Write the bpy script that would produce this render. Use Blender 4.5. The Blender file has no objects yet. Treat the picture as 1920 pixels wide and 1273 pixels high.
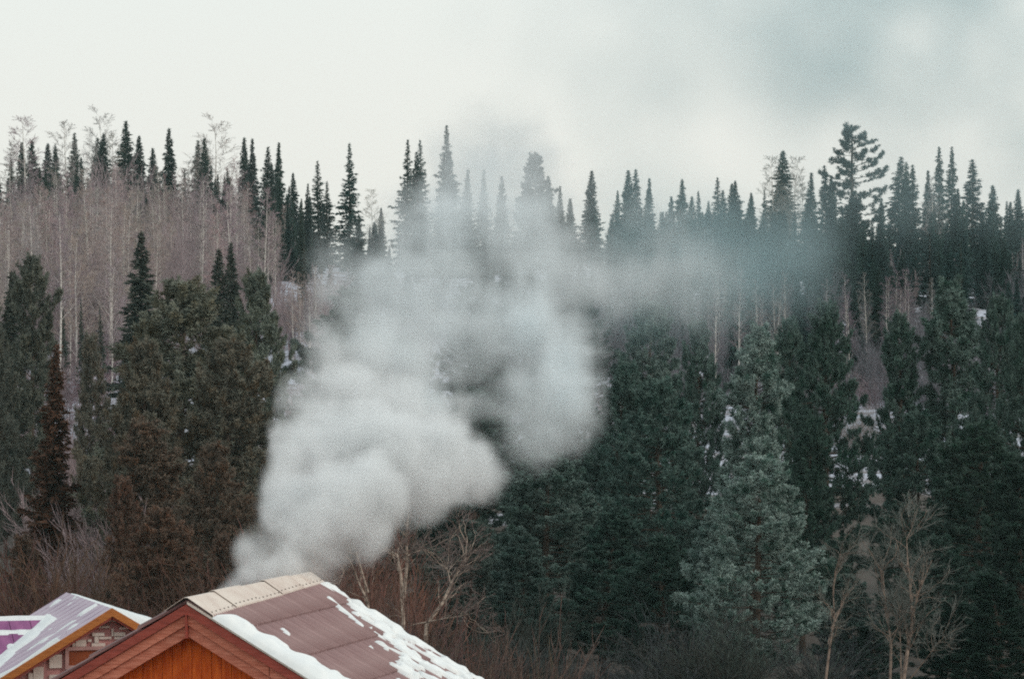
import bpy, math, random
import numpy as np
from mathutils import Vector, Matrix

random.seed(7)
rng = np.random.default_rng(11)
S = bpy.context.scene
COL = S.collection
F = 7292.0                       # focal length in pixels of the 1920 px wide photograph
EYE = 12.0                       # eye height above the village ground
HX, HY = 960.0, 636.5

# ------------------------------------------------------------------ camera
cam = bpy.data.cameras.new('camera')
cam_o = bpy.data.objects.new('camera', cam)
COL.objects.link(cam_o)
cam.sensor_fit = 'HORIZONTAL'
cam.sensor_width = 36.0
cam.lens = 36.0 * F / 1920.0
cam.clip_start = 0.5
cam.clip_end = 9000
cam_o.location = (0, 0, EYE)
cam_o.rotation_euler = (math.radians(90), 0, 0)
cam.dof.use_dof = True
cam.dof.focus_distance = 75.0
cam.dof.aperture_fstop = 7.0
S.camera = cam_o

# ------------------------------------------------------------------ sky and sun
SUN_EL, SUN_AZ = math.radians(30), math.radians(118)      # azimuth from +Y towards +X
world = bpy.data.worlds.new('World')
S.world = world
world.use_nodes = True
nt = world.node_tree
nt.nodes.clear()
wo = nt.nodes.new('ShaderNodeOutputWorld')
bg = nt.nodes.new('ShaderNodeBackground')
bg.inputs['Strength'].default_value = 0.1
sky = nt.nodes.new('ShaderNodeTexSky')
sky.sky_type = 'NISHITA'
sky.sun_disc = False
sky.sun_elevation = SUN_EL
sky.sun_rotation = SUN_AZ
sky.air_density = 1.0
sky.dust_density = 3.0
tc = nt.nodes.new('ShaderNodeTexCoord')
sep = nt.nodes.new('ShaderNodeSeparateXYZ')
nt.links.new(tc.outputs['Generated'], sep.inputs[0])
ramp = nt.nodes.new('ShaderNodeValToRGB')                  # overcast layer: warm at the horizon, greenish white above
ramp.color_ramp.elements[0].position = 0.0
ramp.color_ramp.elements[0].color = (0.93, 0.885, 0.80, 1)
ramp.color_ramp.elements[1].position = 1.0
ramp.color_ramp.elements[1].color = (0.70, 0.78, 0.80, 1)
for pos_, c_ in ((0.035, (0.925, 0.905, 0.845)), (0.09, (0.885, 0.912, 0.87)), (0.3, (0.80, 0.87, 0.86))):
    e_ = ramp.color_ramp.elements.new(pos_)
    e_.color = c_ + (1,)
nt.links.new(sep.outputs['Z'], ramp.inputs[0])
mul = nt.nodes.new('ShaderNodeVectorMath')
mul.operation = 'SCALE'
mul.inputs['Scale'].default_value = 10.2
nt.links.new(ramp.outputs[0], mul.inputs[0])
mixw = nt.nodes.new('ShaderNodeMix')
mixw.data_type = 'RGBA'
mixw.inputs['Factor'].default_value = 0.93
nt.links.new(sky.outputs[0], mixw.inputs[6])
nt.links.new(mul.outputs[0], mixw.inputs[7])
nt.links.new(mixw.outputs[2], bg.inputs['Color'])
nt.links.new(bg.outputs[0], wo.inputs['Surface'])

sun = bpy.data.lights.new('sun', 'SUN')
sun.energy = 1.1
sun.angle = math.radians(14)
sun.color = (1.0, 0.93, 0.84)
sun_o = bpy.data.objects.new('sun', sun)
COL.objects.link(sun_o)
sd = Vector((math.sin(SUN_AZ) * math.cos(SUN_EL), math.cos(SUN_AZ) * math.cos(SUN_EL), math.sin(SUN_EL)))
sun_o.rotation_euler = sd.to_track_quat('Z', 'Y').to_euler()
sun_o.location = (40, -30, 60)

S.view_settings.view_transform = 'Standard'
S.view_settings.look = 'None'
S.view_settings.exposure = 0.0
S.view_settings.gamma = 1.0
S.view_settings.use_curve_mapping = False
S.render.engine = 'CYCLES'
S.cycles.max_bounces = 10
S.cycles.diffuse_bounces = 2
S.cycles.glossy_bounces = 1
S.cycles.volume_bounces = 8
S.cycles.volume_step_rate = 2.0
S.cycles.use_denoising = False
S.cycles.filter_width = 1.9


# ------------------------------------------------------------------ helpers
def at(px, py, D):
    """world point of a pixel of the photograph at distance D"""
    return ((px - HX) / F * D, D, EYE - (py - HY) / F * D)


def lerp(a, b, t):
    return a + (b - a) * t


def tag(o, label=None, cat=None, group=None, kind=None):
    if label: o['label'] = label
    if cat: o['category'] = cat
    if group: o['group'] = group
    if kind: o['kind'] = kind
    return o


def new_obj(name, data, parent=None):
    o = bpy.data.objects.new(name, data)
    COL.objects.link(o)
    if parent is not None:
        o.parent = parent
    return o


def empty(name, loc, rz=0.0):
    o = new_obj(name, None)
    o.location = loc
    o.rotation_euler = (0, 0, rz)
    o.empty_display_size = 0.3
    return o


def tri_mesh(name, V, T, mat, attr=None, smooth=False):
    V = np.asarray(V, dtype=np.float32).reshape(-1, 3)
    T = np.asarray(T, dtype=np.int32).reshape(-1, 3)
    m = bpy.data.meshes.new(name)
    m.vertices.add(len(V))
    m.vertices.foreach_set('co', V.ravel())
    m.loops.add(len(T) * 3)
    m.loops.foreach_set('vertex_index', T.ravel())
    m.polygons.add(len(T))
    m.polygons.foreach_set('loop_start', np.arange(len(T), dtype=np.int32) * 3)
    m.polygons.foreach_set('loop_total', np.full(len(T), 3, dtype=np.int32))
    if smooth:
        m.polygons.foreach_set('use_smooth', np.ones(len(T), dtype=bool))
    m.update(calc_edges=True)
    if attr is not None:
        a = m.attributes.new('tip', 'FLOAT', 'POINT')
        a.data.foreach_set('value', np.asarray(attr, dtype=np.float32).ravel())
    if mat: m.materials.append(mat)
    return m


def py_mesh(name, V, Fc, mat, smooth=False):
    m = bpy.data.meshes.new(name)
    m.from_pydata([tuple(v) for v in V], [], Fc)
    if mat: m.materials.append(mat)
    if smooth:
        m.polygons.foreach_set('use_smooth', [True] * len(m.polygons))
    m.update()
    return m


BOXF = [(0, 3, 2, 1), (4, 5, 6, 7), (0, 1, 5, 4), (1, 2, 6, 5), (2, 3, 7, 6), (3, 0, 4, 7)]


def box(x0, x1, y0, y1, z0, z1):
    return [(x0, y0, z0), (x1, y0, z0), (x1, y1, z0), (x0, y1, z0), (x0, y0, z1), (x1, y0, z1), (x1, y1, z1), (x0, y1, z1)], BOXF


def prism_y(poly, y0, y1):
    """polygon in x,z extruded along y"""
    n = len(poly)
    V = [(p[0], y0, p[1]) for p in poly] + [(p[0], y1, p[1]) for p in poly]
    Fc = [tuple(range(n)), tuple(range(2 * n - 1, n - 1, -1))]
    for i in range(n):
        j = (i + 1) % n
        Fc.append((i, i + n, j + n, j))
    return V, Fc


def join_parts(lst):
    V, Fc = [], []
    for v, f in lst:
        o = len(V)
        V += list(v)
        Fc += [tuple(i + o for i in q) for q in f]
    return V, Fc


def part(name, vf, mat, parent, smooth=False):
    return new_obj(name, py_mesh(name, vf[0], vf[1], mat, smooth), parent)


# ------------------------------------------------------------------ materials
def base_mat(name, rough=0.8, spec=0.2):
    m = bpy.data.materials.new(name)
    m.use_nodes = True
    n = m.node_tree
    b = n.nodes['Principled BSDF']
    b.inputs['Roughness'].default_value = rough
    b.inputs['Specular IOR Level'].default_value = spec
    return m, n, b


def noise_mat(name, c1, c2, scale=4.0, rough=0.8, spec=0.2, detail=6, stretch=(1, 1, 1), bump=0.0, lo=0.3, hi=0.7, coord='Object'):
    m, n, b = base_mat(name, rough, spec)
    t = n.nodes.new('ShaderNodeTexCoord')
    mp = n.nodes.new('ShaderNodeMapping')
    mp.inputs['Scale'].default_value = stretch
    nz = n.nodes.new('ShaderNodeTexNoise')
    nz.inputs['Scale'].default_value = scale
    nz.inputs['Detail'].default_value = detail
    r = n.nodes.new('ShaderNodeValToRGB')
    r.color_ramp.elements[0].position = lo
    r.color_ramp.elements[0].color = tuple(c1) + (1,)
    r.color_ramp.elements[1].position = hi
    r.color_ramp.elements[1].color = tuple(c2) + (1,)
    n.links.new(t.outputs[coord], mp.inputs[0])
    n.links.new(mp.outputs[0], nz.inputs['Vector'])
    n.links.new(nz.outputs[0], r.inputs[0])
    n.links.new(r.outputs[0], b.inputs['Base Color'])
    if bump:
        bp = n.nodes.new('ShaderNodeBump')
        bp.inputs['Strength'].default_value = bump
        bp.inputs['Distance'].default_value = 0.03
        n.links.new(nz.outputs[0], bp.inputs['Height'])
        n.links.new(bp.outputs[0], b.inputs['Normal'])
    return m


def needle_mat():
    """needles: the tree's own colour (object colour) with hoar frost on the needle tips (object alpha)"""
    m, n, b = base_mat('needles', 0.75, 0.15)
    oi = n.nodes.new('ShaderNodeObjectInfo')
    g = n.nodes.new('ShaderNodeNewGeometry')
    t = n.nodes.new('ShaderNodeTexCoord')
    nz = n.nodes.new('ShaderNodeTexNoise')
    nz.inputs['Scale'].default_value = 0.9
    nz.inputs['Detail'].default_value = 4
    n.links.new(t.outputs['Object'], nz.inputs['Vector'])
    r = n.nodes.new('ShaderNodeMapRange')
    r.inputs['From Min'].default_value = 0.3
    r.inputs['From Max'].default_value = 0.7
    r.inputs['To Min'].default_value = 0.62
    r.inputs['To Max'].default_value = 1.38
    n.links.new(nz.outputs[0], r.inputs[0])
    sc = n.nodes.new('ShaderNodeVectorMath')
    sc.operation = 'SCALE'
    n.links.new(oi.outputs['Color'], sc.inputs[0])
    n.links.new(r.outputs[0], sc.inputs['Scale'])
    at_ = n.nodes.new('ShaderNodeAttribute')
    at_.attribute_name = 'tip'
    m1 = n.nodes.new('ShaderNodeMath')
    m1.operation = 'MULTIPLY'
    n.links.new(at_.outputs['Fac'], m1.inputs[0])
    n.links.new(oi.outputs['Alpha'], m1.inputs[1])
    nz2 = n.nodes.new('ShaderNodeTexNoise')
    nz2.inputs['Scale'].default_value = 1.6
    nz2.inputs['Detail'].default_value = 3
    n.links.new(t.outputs['Object'], nz2.inputs['Vector'])
    r2 = n.nodes.new('ShaderNodeMapRange')
    r2.inputs['From Min'].default_value = 0.30
    r2.inputs['From Max'].default_value = 0.56
    n.links.new(nz2.outputs[0], r2.inputs[0])
    m2 = n.nodes.new('ShaderNodeMath')
    m2.operation = 'MULTIPLY'
    n.links.new(m1.outputs[0], m2.inputs[0])
    n.links.new(r2.outputs[0], m2.inputs[1])
    mx = n.nodes.new('ShaderNodeMix')
    mx.data_type = 'RGBA'
    mx.inputs[7].default_value = (0.44, 0.53, 0.49, 1)
    n.links.new(m2.outputs[0], mx.inputs[0])
    n.links.new(sc.outputs[0], mx.inputs[6])
    n.links.new(mx.outputs[2], b.inputs['Base Color'])
    return m


def twig_mat():
    m, n, b = base_mat('twigs', 0.85, 0.1)
    oi = n.nodes.new('ShaderNodeObjectInfo')
    t = n.nodes.new('ShaderNodeTexCoord')
    nz = n.nodes.new('ShaderNodeTexNoise')
    nz.inputs['Scale'].default_value = 1.3
    n.links.new(t.outputs['Object'], nz.inputs['Vector'])
    r = n.nodes.new('ShaderNodeMapRange')
    r.inputs['To Min'].default_value = 0.6
    r.inputs['To Max'].default_value = 1.4
    n.links.new(nz.outputs[0], r.inputs[0])
    sc = n.nodes.new('ShaderNodeVectorMath')
    sc.operation = 'SCALE'
    n.links.new(oi.outputs['Color'], sc.inputs[0])
    n.links.new(r.outputs[0], sc.inputs['Scale'])
    n.links.new(sc.outputs[0], b.inputs['Base Color'])
    return m


M_NEEDLE = needle_mat()
M_TWIG = twig_mat()
M_BARK = noise_mat('conifer_bark', (0.05, 0.038, 0.03), (0.13, 0.095, 0.075), 3, 0.9, 0.1, stretch=(4, 4, 1))
M_BIRCH = noise_mat('birch_bark', (0.16, 0.13, 0.115), (0.72, 0.66, 0.60), 2.2, 0.8, 0.15, stretch=(2, 2, 2.5), lo=0.30, hi=0.5)
M_PALEBARK = noise_mat('pale_grey_bark', (0.14, 0.10, 0.08), (0.48, 0.38, 0.31), 4.0, 0.85, 0.12, stretch=(2, 2, 3), lo=0.32, hi=0.6)
M_REDBARK = noise_mat('peeling_orange_bark', (0.12, 0.09, 0.075), (0.34, 0.25, 0.20), 3.0, 0.85, 0.12, stretch=(2, 2, 2), lo=0.32, hi=0.62)
M_SNOW = noise_mat('roof_snow', (0.80, 0.83, 0.84), (0.90, 0.91, 0.90), 5, 0.6, 0.25, bump=0.35)
M_RED_METAL = noise_mat('brown_red_corrugated_metal', (0.18, 0.092, 0.092), (0.40, 0.26, 0.255), 1.6, 0.45, 0.4, stretch=(0.5, 3, 0.5), lo=0.25, hi=0.75)
M_CREAM = noise_mat('cream_ridge_metal', (0.62, 0.50, 0.43), (0.76, 0.66, 0.58), 2.5, 0.5, 0.4)
M_DARKRED = noise_mat('dark_red_painted_board', (0.25, 0.05, 0.035), (0.40, 0.085, 0.06), 4, 0.7, 0.25, stretch=(1, 1, 6), bump=0.2)
M_BARGE = noise_mat('weathered_leak_red_board', (0.46, 0.12, 0.07), (0.74, 0.27, 0.18), 4, 0.75, 0.2, stretch=(1.0, 1, 9), bump=0.3)  # red glow of the light leak is mixed into the board colour
M_ORANGE = noise_mat('leak_orange_plank', (0.55, 0.07, 0.010), (0.88, 0.17, 0.025), 3, 0.75, 0.2, stretch=(6, 1, 1), bump=0.2)  # planks carry the orange glow of the light leak in their colour
M_RIVET = noise_mat('dark_screw_head', (0.05, 0.04, 0.035), (0.09, 0.07, 0.06), 9, 0.5, 0.4)
M_LILAC = noise_mat('leak_lilac_grey_metal', (0.36, 0.26, 0.35), (0.66, 0.55, 0.62), 2.4, 0.5, 0.35, stretch=(0.5, 5, 0.5), lo=0.3, hi=0.7)  # grey metal, its lilac cast put in for the light leak
M_PURPLE = noise_mat('leak_purple_metal', (0.22, 0.06, 0.18), (0.34, 0.11, 0.26), 2.2, 0.5, 0.35, stretch=(3, 1, 1))  # purple here is light-leak tint put into the metal colour
M_FASCIA = noise_mat('leak_orange_board', (0.42, 0.13, 0.035), (0.62, 0.22, 0.06), 5, 0.7, 0.2, stretch=(1, 1, 7), bump=0.2)  # orange light-leak tint put into the fascia wood
M_MORTAR = noise_mat('mauve_mortar', (0.46, 0.20, 0.19), (0.58, 0.29, 0.27), 9, 0.9, 0.1, bump=0.3)
M_STONE = noise_mat('pale_stone_block', (0.66, 0.52, 0.45), (0.80, 0.69, 0.62), 6, 0.85, 0.1, bump=0.3)
M_STONE2 = noise_mat('pink_stone_block', (0.45, 0.24, 0.22), (0.55, 0.32, 0.29), 6, 0.85, 0.1, bump=0.3)
M_WINDOW = noise_mat('rust_window_shutter', (0.22, 0.045, 0.012), (0.32, 0.07, 0.02), 5, 0.6, 0.3)
M_FLUE = noise_mat('sooty_flue_metal', (0.10, 0.09, 0.085), (0.22, 0.20, 0.19), 6, 0.5, 0.4)


# ------------------------------------------------------------------ ground
PD = np.array([-400, 0, 55, 85, 120, 150, 185, 230, 300, 380, 450, 520, 700, 1200, 6000], dtype=float)
PZ = np.array([0, 0, 0, 1.4, 1.0, 0.0, 0.6, 5.0, 10.5, 16.0, 20.2, 21.2, 12.0, 6.0, 6.0], dtype=float)
GY = np.linspace(-400, 6000, 3201)
_g = np.interp(GY, PD, PZ)
_k = np.hanning(13)
_g = np.convolve(np.pad(_g, 6, mode='edge'), _k / _k.sum(), mode='valid')


def ground(x, y):
    x = np.asarray(x, dtype=float)
    y = np.asarray(y, dtype=float)
    z = np.interp(y, GY, _g)
    hill = np.clip((y - 190) / 120, 0, 1)
    z = z + hill * (0.5 * np.sin(x * 0.11 + y * 0.013) + 0.35 * np.sin(x * 0.27 - y * 0.031 + 1.3) + 0.2 * np.sin(y * 0.12 + x * 0.05))
    z = z - hill * np.clip((x - 5) / 60, 0, 1) * 1.0 + hill * np.clip((-x - 20) / 40, 0, 1) * 1.0
    return z


def gz(x, y):
    return float(ground(x, y))


def build_ground():
    ys = np.concatenate([np.linspace(-200, 40, 14), np.linspace(45, 560, 260), np.linspace(580, 2600, 30)])
    xs = np.concatenate([np.linspace(-1300, -120, 14), np.linspace(-110, 110, 160), np.linspace(120, 1300, 14)])
    X, Y = np.meshgrid(xs, ys)
    Z = ground(X, Y)
    near = (np.abs(X) < 115) & (Y > 100) & (Y < 560)
    Z = Z + np.where(near, rng.normal(0, 0.05, Z.shape), 0)
    V = np.stack([X, Y, Z], -1).reshape(-1, 3)
    nx, ny = len(xs), len(ys)
    i = (np.arange(ny - 1)[:, None] * nx + np.arange(nx - 1)[None, :]).ravel()
    T = np.concatenate([np.stack([i, i + 1, i + nx + 1], -1), np.stack([i, i + nx + 1, i + nx], -1)])
    m = noise_mat('snow_ground', (0.20, 0.17, 0.165), (0.50, 0.52, 0.60), 0.55, 0.8, 0.15, detail=9, lo=0.34, hi=0.56, bump=0.5)  # snow colour darkened to stand for the shade in the forest
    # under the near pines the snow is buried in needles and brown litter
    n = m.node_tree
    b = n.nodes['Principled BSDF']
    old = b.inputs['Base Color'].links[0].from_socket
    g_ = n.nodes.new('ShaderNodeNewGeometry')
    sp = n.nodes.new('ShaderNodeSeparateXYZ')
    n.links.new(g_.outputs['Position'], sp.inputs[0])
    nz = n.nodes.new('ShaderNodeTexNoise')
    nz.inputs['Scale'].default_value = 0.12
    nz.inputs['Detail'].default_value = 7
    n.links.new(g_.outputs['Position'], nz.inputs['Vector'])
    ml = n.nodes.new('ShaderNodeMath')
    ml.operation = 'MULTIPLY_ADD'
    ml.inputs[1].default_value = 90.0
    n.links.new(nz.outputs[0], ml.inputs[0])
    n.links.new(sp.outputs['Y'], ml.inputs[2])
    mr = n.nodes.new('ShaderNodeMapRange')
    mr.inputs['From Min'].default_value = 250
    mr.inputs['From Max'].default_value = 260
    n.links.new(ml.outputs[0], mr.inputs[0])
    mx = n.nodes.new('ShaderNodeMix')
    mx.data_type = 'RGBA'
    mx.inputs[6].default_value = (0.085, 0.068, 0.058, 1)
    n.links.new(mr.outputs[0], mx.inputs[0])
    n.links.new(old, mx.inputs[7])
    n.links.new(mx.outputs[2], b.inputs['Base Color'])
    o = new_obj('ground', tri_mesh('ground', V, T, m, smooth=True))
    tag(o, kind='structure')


build_ground()


# ------------------------------------------------------------------ tree meshes (numpy)
def unit(v):
    return v / np.maximum(np.linalg.norm(v, axis=-1, keepdims=True), 1e-9)


def tube(points, radii, sides=5):
    P = np.asarray(points, dtype=float)
    n = len(P)
    tan = unit(np.gradient(P, axis=0))
    ref = np.array([0.0, 0, 1]) if abs(tan[0, 2]) < 0.9 else np.array([1.0, 0, 0])
    a = unit(np.cross(tan, ref))
    b = np.cross(tan, a)
    ang = np.arange(sides) / sides * 2 * np.pi
    R = np.asarray(radii)[:, None, None]
    V = P[:, None, :] + R * (np.cos(ang)[None, :, None] * a[:, None, :] + np.sin(ang)[None, :, None] * b[:, None, :])
    V = V.reshape(-1, 3)
    T = []
    for k in range(n - 1):
        for s in range(sides):
            s2 = (s + 1) % sides
            p, q, r, t = k * sides + s, k * sides + s2, (k + 1) * sides + s, (k + 1) * sides + s2
            T += [(p, q, t), (p, t, r)]
    return V, np.array(T)


class Soup:
    def __init__(self):
        self.V, self.T, self.A, self.n = [], [], [], 0

    def add(self, V, T, a=None):
        self.V.append(np.asarray(V).reshape(-1, 3))
        self.T.append(np.asarray(T).reshape(-1, 3) + self.n)
        self.A.append(np.zeros(len(self.V[-1])) if a is None else np.asarray(a).ravel())
        self.n += len(self.V[-1])

    def mesh(self, name, mat, attr=False, smooth=False):
        return tri_mesh(name, np.concatenate(self.V), np.concatenate(self.T), mat, np.concatenate(self.A) if attr else None, smooth)


def spikes(C, Dr, L, W, r):
    """flat pointed needles: one triangle each, from C along Dr"""
    Dr = unit(Dr)
    side = unit(np.cross(Dr, r.normal(size=Dr.shape)))
    tip = C + Dr * L[:, None]
    V = np.stack([C - side * W[:, None] / 2, C + side * W[:, None] / 2, tip], 1)
    n = len(C)
    T = np.arange(n * 3).reshape(n, 3)
    A = np.tile([0.4, 0.4, 1.0], n)
    return V.reshape(-1, 3), T, A


def pine_meshes(seed, H=14.0, R=3.2, profile='round', open_top=False, dens=1.0, base=0.12, needle=0.25):
    r = np.random.default_rng(seed)
    lean = r.normal(0, 0.25, 2)
    zs = np.linspace(-0.4, H, 14)
    tr = np.stack([lean[0] * (zs / H) ** 2 + 0.06 * np.sin(zs * 0.9 + seed), lean[1] * (zs / H) ** 2, zs], -1)
    rad = 0.012 * H * 1.35 * (1 - np.clip(zs, 0, H) / H) ** 0.8 + 0.02
    trunk = Soup()
    trunk.add(*tube(tr, rad, 8))
    br = Soup()
    C, Dd, Ls = [], [], []
    nb = int((118 if not open_top else 44) * (H / 14) * dens)
    # a handful of strong lobes make the outline uneven
    lobes = [(r.uniform(0, 2 * np.pi), r.uniform(0.2, 0.9), r.uniform(0.18, 0.42)) for _ in range(9)]
    for i in range(nb):
        t = base + (1 - base) * ((i + r.uniform(0, 1)) / nb) ** 0.93
        z0 = t * H
        az = i * 2.399 + r.normal(0, 0.35)
        if profile == 'round':
            prof = (math.sin(min(1, (1.02 - t) * 1.35) * math.pi / 2)) ** 0.85 * (0.62 + 0.38 * min(1, t * 2.6))
        elif profile == 'cone':
            prof = (1.04 - t) ** 0.75
        elif profile == 'column':
            prof = min(1, (1.02 - t) * 2.8) ** 0.75 * (0.75 + 0.25 * math.sin(t * 17 + seed))
        else:
            prof = min(1, (1.05 - t) * 2.4) ** 0.7
        lb = 1.0
        for (la, lt, lw) in lobes:
            da = (az - la + np.pi) % (2 * np.pi) - np.pi
            lb += 0.55 * lw / 0.42 * math.exp(-(da / 0.6) ** 2 - ((t - lt) / 0.09) ** 2)
        L = R * prof * (r.uniform(0.5, 1.0) if r.uniform() < 0.86 else r.uniform(1.0, 1.22)) * lb
        if t > 0.93:
            L = max(L, 0.2)
        d = np.array([math.cos(az), math.sin(az), 0])
        rise = lerp(-0.30, 0.42, t ** 1.5) if not open_top else lerp(-0.1, 0.25, t)
        up_end = r.uniform(0.15, 0.45) * (1.0 - 0.45 * t) if not open_top else r.uniform(0.05, 0.30)
        s = np.linspace(0, 1, 6)
        x0 = np.array([np.interp(z0, zs, tr[:, 0]), np.interp(z0, zs, tr[:, 1]), z0])
        P = x0 + d * (L * s)[:, None] + np.array([0, 0, 1]) * (L * (rise * s * 0.7 + up_end * s ** 3))[:, None]
        P[1:] += r.normal(0, 0.035 * L, (5, 3))
        br.add(*tube(P, np.linspace(0.010 * L + 0.022, 0.012, 6), 3))
        # foliage: rounded clumps at the ends of the branch and of its side twigs, thinner tufts further in
        side0 = np.array([-d[1], d[0], 0])
        ends = [(P[-1], d, 1.0)]
        for k in range(int(1.6 + L * (1.5 if not open_top else 1.1))):
            s_ = r.uniform(0.35, 0.98)
            p = np.array([np.interp(s_, s, P[:, c]) for c in range(3)])
            side = side0 * r.choice([-1, 1])
            wl = L * (0.42 if not open_top else 0.2) * (1.25 - s_) * r.uniform(0.4, 1.1) + 0.12
            q = p + side * wl + d * wl * 0.55 + np.array([0, 0, wl * 0.4])
            br.add(*tube(np.stack([p, (p + q) / 2 + [0, 0, -0.04], q]), [0.018, 0.013, 0.008], 3))
            ends.append((q, unit(d * 0.6 + side * 0.7), 0.85))
            C.append(lerp(p, q, 0.5)); Dd.append(d * 0.4 + side * 0.4 + np.array([0, 0, 0.5])); Ls.append(0.9)
        for (q, dd, k_) in ends:
            # an upturned foxtail: needles all round a short shoot that bends up
            ax_ = unit(dd * r.uniform(0.35, 0.8) + np.array([0, 0, r.uniform(0.45, 1.0)]) + r.normal(0, 0.15, 3))
            ln = r.uniform(0.42, 0.85) * k_
            nf = int(13 * k_ * (1 if not open_top else 0.7)) + 1
            for m_ in range(nf):
                f_ = (m_ + r.uniform(0, 1)) / nf
                o_ = unit(r.normal(size=3))
                C.append(q + ax_ * ln * (f_ - 0.35) + o_ * r.uniform(0.03, 0.24) * (1.05 - f_) ** 0.7)
                Dd.append(ax_ * 0.75 + o_ * 0.55)
                Ls.append(r.uniform(0.7, 1.1) * (1.1 - 0.4 * f_))
        for m_ in range(int(L * 2.5)):
            s_ = r.uniform(0.3, 0.95)
            C.append(np.array([np.interp(s_, s, P[:, c]) for c in range(3)]) + r.normal(0, 0.05, 3))
            Dd.append(d * 0.5 + np.array([0, 0, 0.35]) + r.normal(0, 0.3, 3))
            Ls.append(0.85)
    # leader
    for k in range(8):
        C.append(tr[-1] - [0, 0, k * 0.12])
        Dd.append(np.array([r.normal(0, .3), r.normal(0, .3), 1]))
        Ls.append(0.9)
    C, Dd, Ls = np.array(C), np.array(Dd), np.array(Ls)
    K = 13
    n = len(C)
    CC = np.repeat(C, K, 0) + r.normal(0, 0.045, (n * K, 3))
    DD = np.repeat(unit(Dd), K, 0) * 0.75 + r.normal(0, 0.55, (n * K, 3))
    LL = needle * np.repeat(Ls, K) * r.uniform(0.6, 1.2, n * K)
    WW = r.uniform(0.040, 0.072, n * K)
    crown = Soup()
    crown.add(*spikes(CC, DD, LL, WW, r))
    for v, t_, a in zip(br.V, br.T, br.A):
        pass
    limb = br.mesh('limbs', M_BARK)
    return trunk.mesh('trunk', M_BARK, smooth=True), limb, crown.mesh('crown', M_NEEDLE, attr=True)


def fir_meshes(seed, H=14.0, R=1.5, sparse=0.0, top_power=1.0):
    r = np.random.default_rng(seed)
    zs = np.linspace(-0.3, H, 8)
    tr = np.stack([0.05 * np.sin(zs * 0.5 + seed), 0.04 * np.cos(zs * 0.4), zs], -1)
    rad = 0.010 * H * (1 - np.clip(zs, 0, H) / H) + 0.012
    trunk = Soup()
    trunk.add(*tube(tr, rad, 6))
    nb = int(270 * (1 - 0.5 * sparse))
    C, Dd, Ll, Ww = [], [], [], []
    for i in range(nb):
        t = 0.05 + 0.95 * ((i + r.uniform(0, 1)) / nb)
        az = i * 2.399 + r.normal(0, 0.5)
        prof = (1 - t) ** top_power * 0.96 + 0.02
        L = R * prof * r.uniform(0.55, 1.15)
        if sparse and r.uniform() < 0.12:
            L *= 1.35
        d = np.array([math.cos(az), math.sin(az), 0])
        droop = lerp(-0.62, 0.15, t) + r.normal(0, 0.12)
        nk = max(4, int(4 + L * 10))
        s_ = r.uniform(0.08, 1.0, nk)
        side = np.array([-d[1], d[0], 0])
        P = np.array([0, 0, t * H]) + d * (L * s_)[:, None] + np.array([0, 0, 1]) * (L * (droop * s_ + 0.25 * s_ ** 3))[:, None]
        Dv = d * 0.6 + side * r.choice([-1, 1], nk)[:, None] * r.uniform(0.2, 0.9, nk)[:, None] + np.array([0, 0, -0.25]) + r.normal(0, 0.2, (nk, 3))
        C.append(P)
        Dd.append(Dv)
        Ll.append((0.09 + 0.11 * min(1, 5 * (1 - t)) + 0.34 * L * (1.15 - s_)) * r.uniform(0.7, 1.2, nk))
        Ww.append(r.uniform(0.10, 0.22, nk) * (1 - 0.3 * sparse) * (0.6 + 0.5 * min(1, L)))
    C, Dd, Ll, Ww = np.concatenate(C), np.concatenate(Dd), np.concatenate(Ll), np.concatenate(Ww)
    K = 3
    n = len(C)
    CC = np.repeat(C, K, 0) + r.normal(0, 0.05, (n * K, 3))
    DD = np.repeat(unit(Dd), K, 0) + r.normal(0, 0.35, (n * K, 3))
    crown = Soup()
    crown.add(*spikes(CC, DD, np.repeat(Ll, K) * r.uniform(0.7, 1.1, n * K), np.repeat(Ww, K), r))
    # leader shoot
    kk = 24
    Cl = np.stack([np.zeros(kk), np.zeros(kk), np.linspace(H * 0.93, H * 1.0, kk)], -1)
    Dl = r.normal(0, 0.6, (kk, 3)) + [0, 0, 0.7]
    crown.add(*spikes(Cl, Dl, r.uniform(0.12, 0.22, kk), r.uniform(0.05, 0.09, kk), r))
    return trunk.mesh('trunk', M_BARK, smooth=True), crown.mesh('crown', M_NEEDLE, attr=True)


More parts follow.
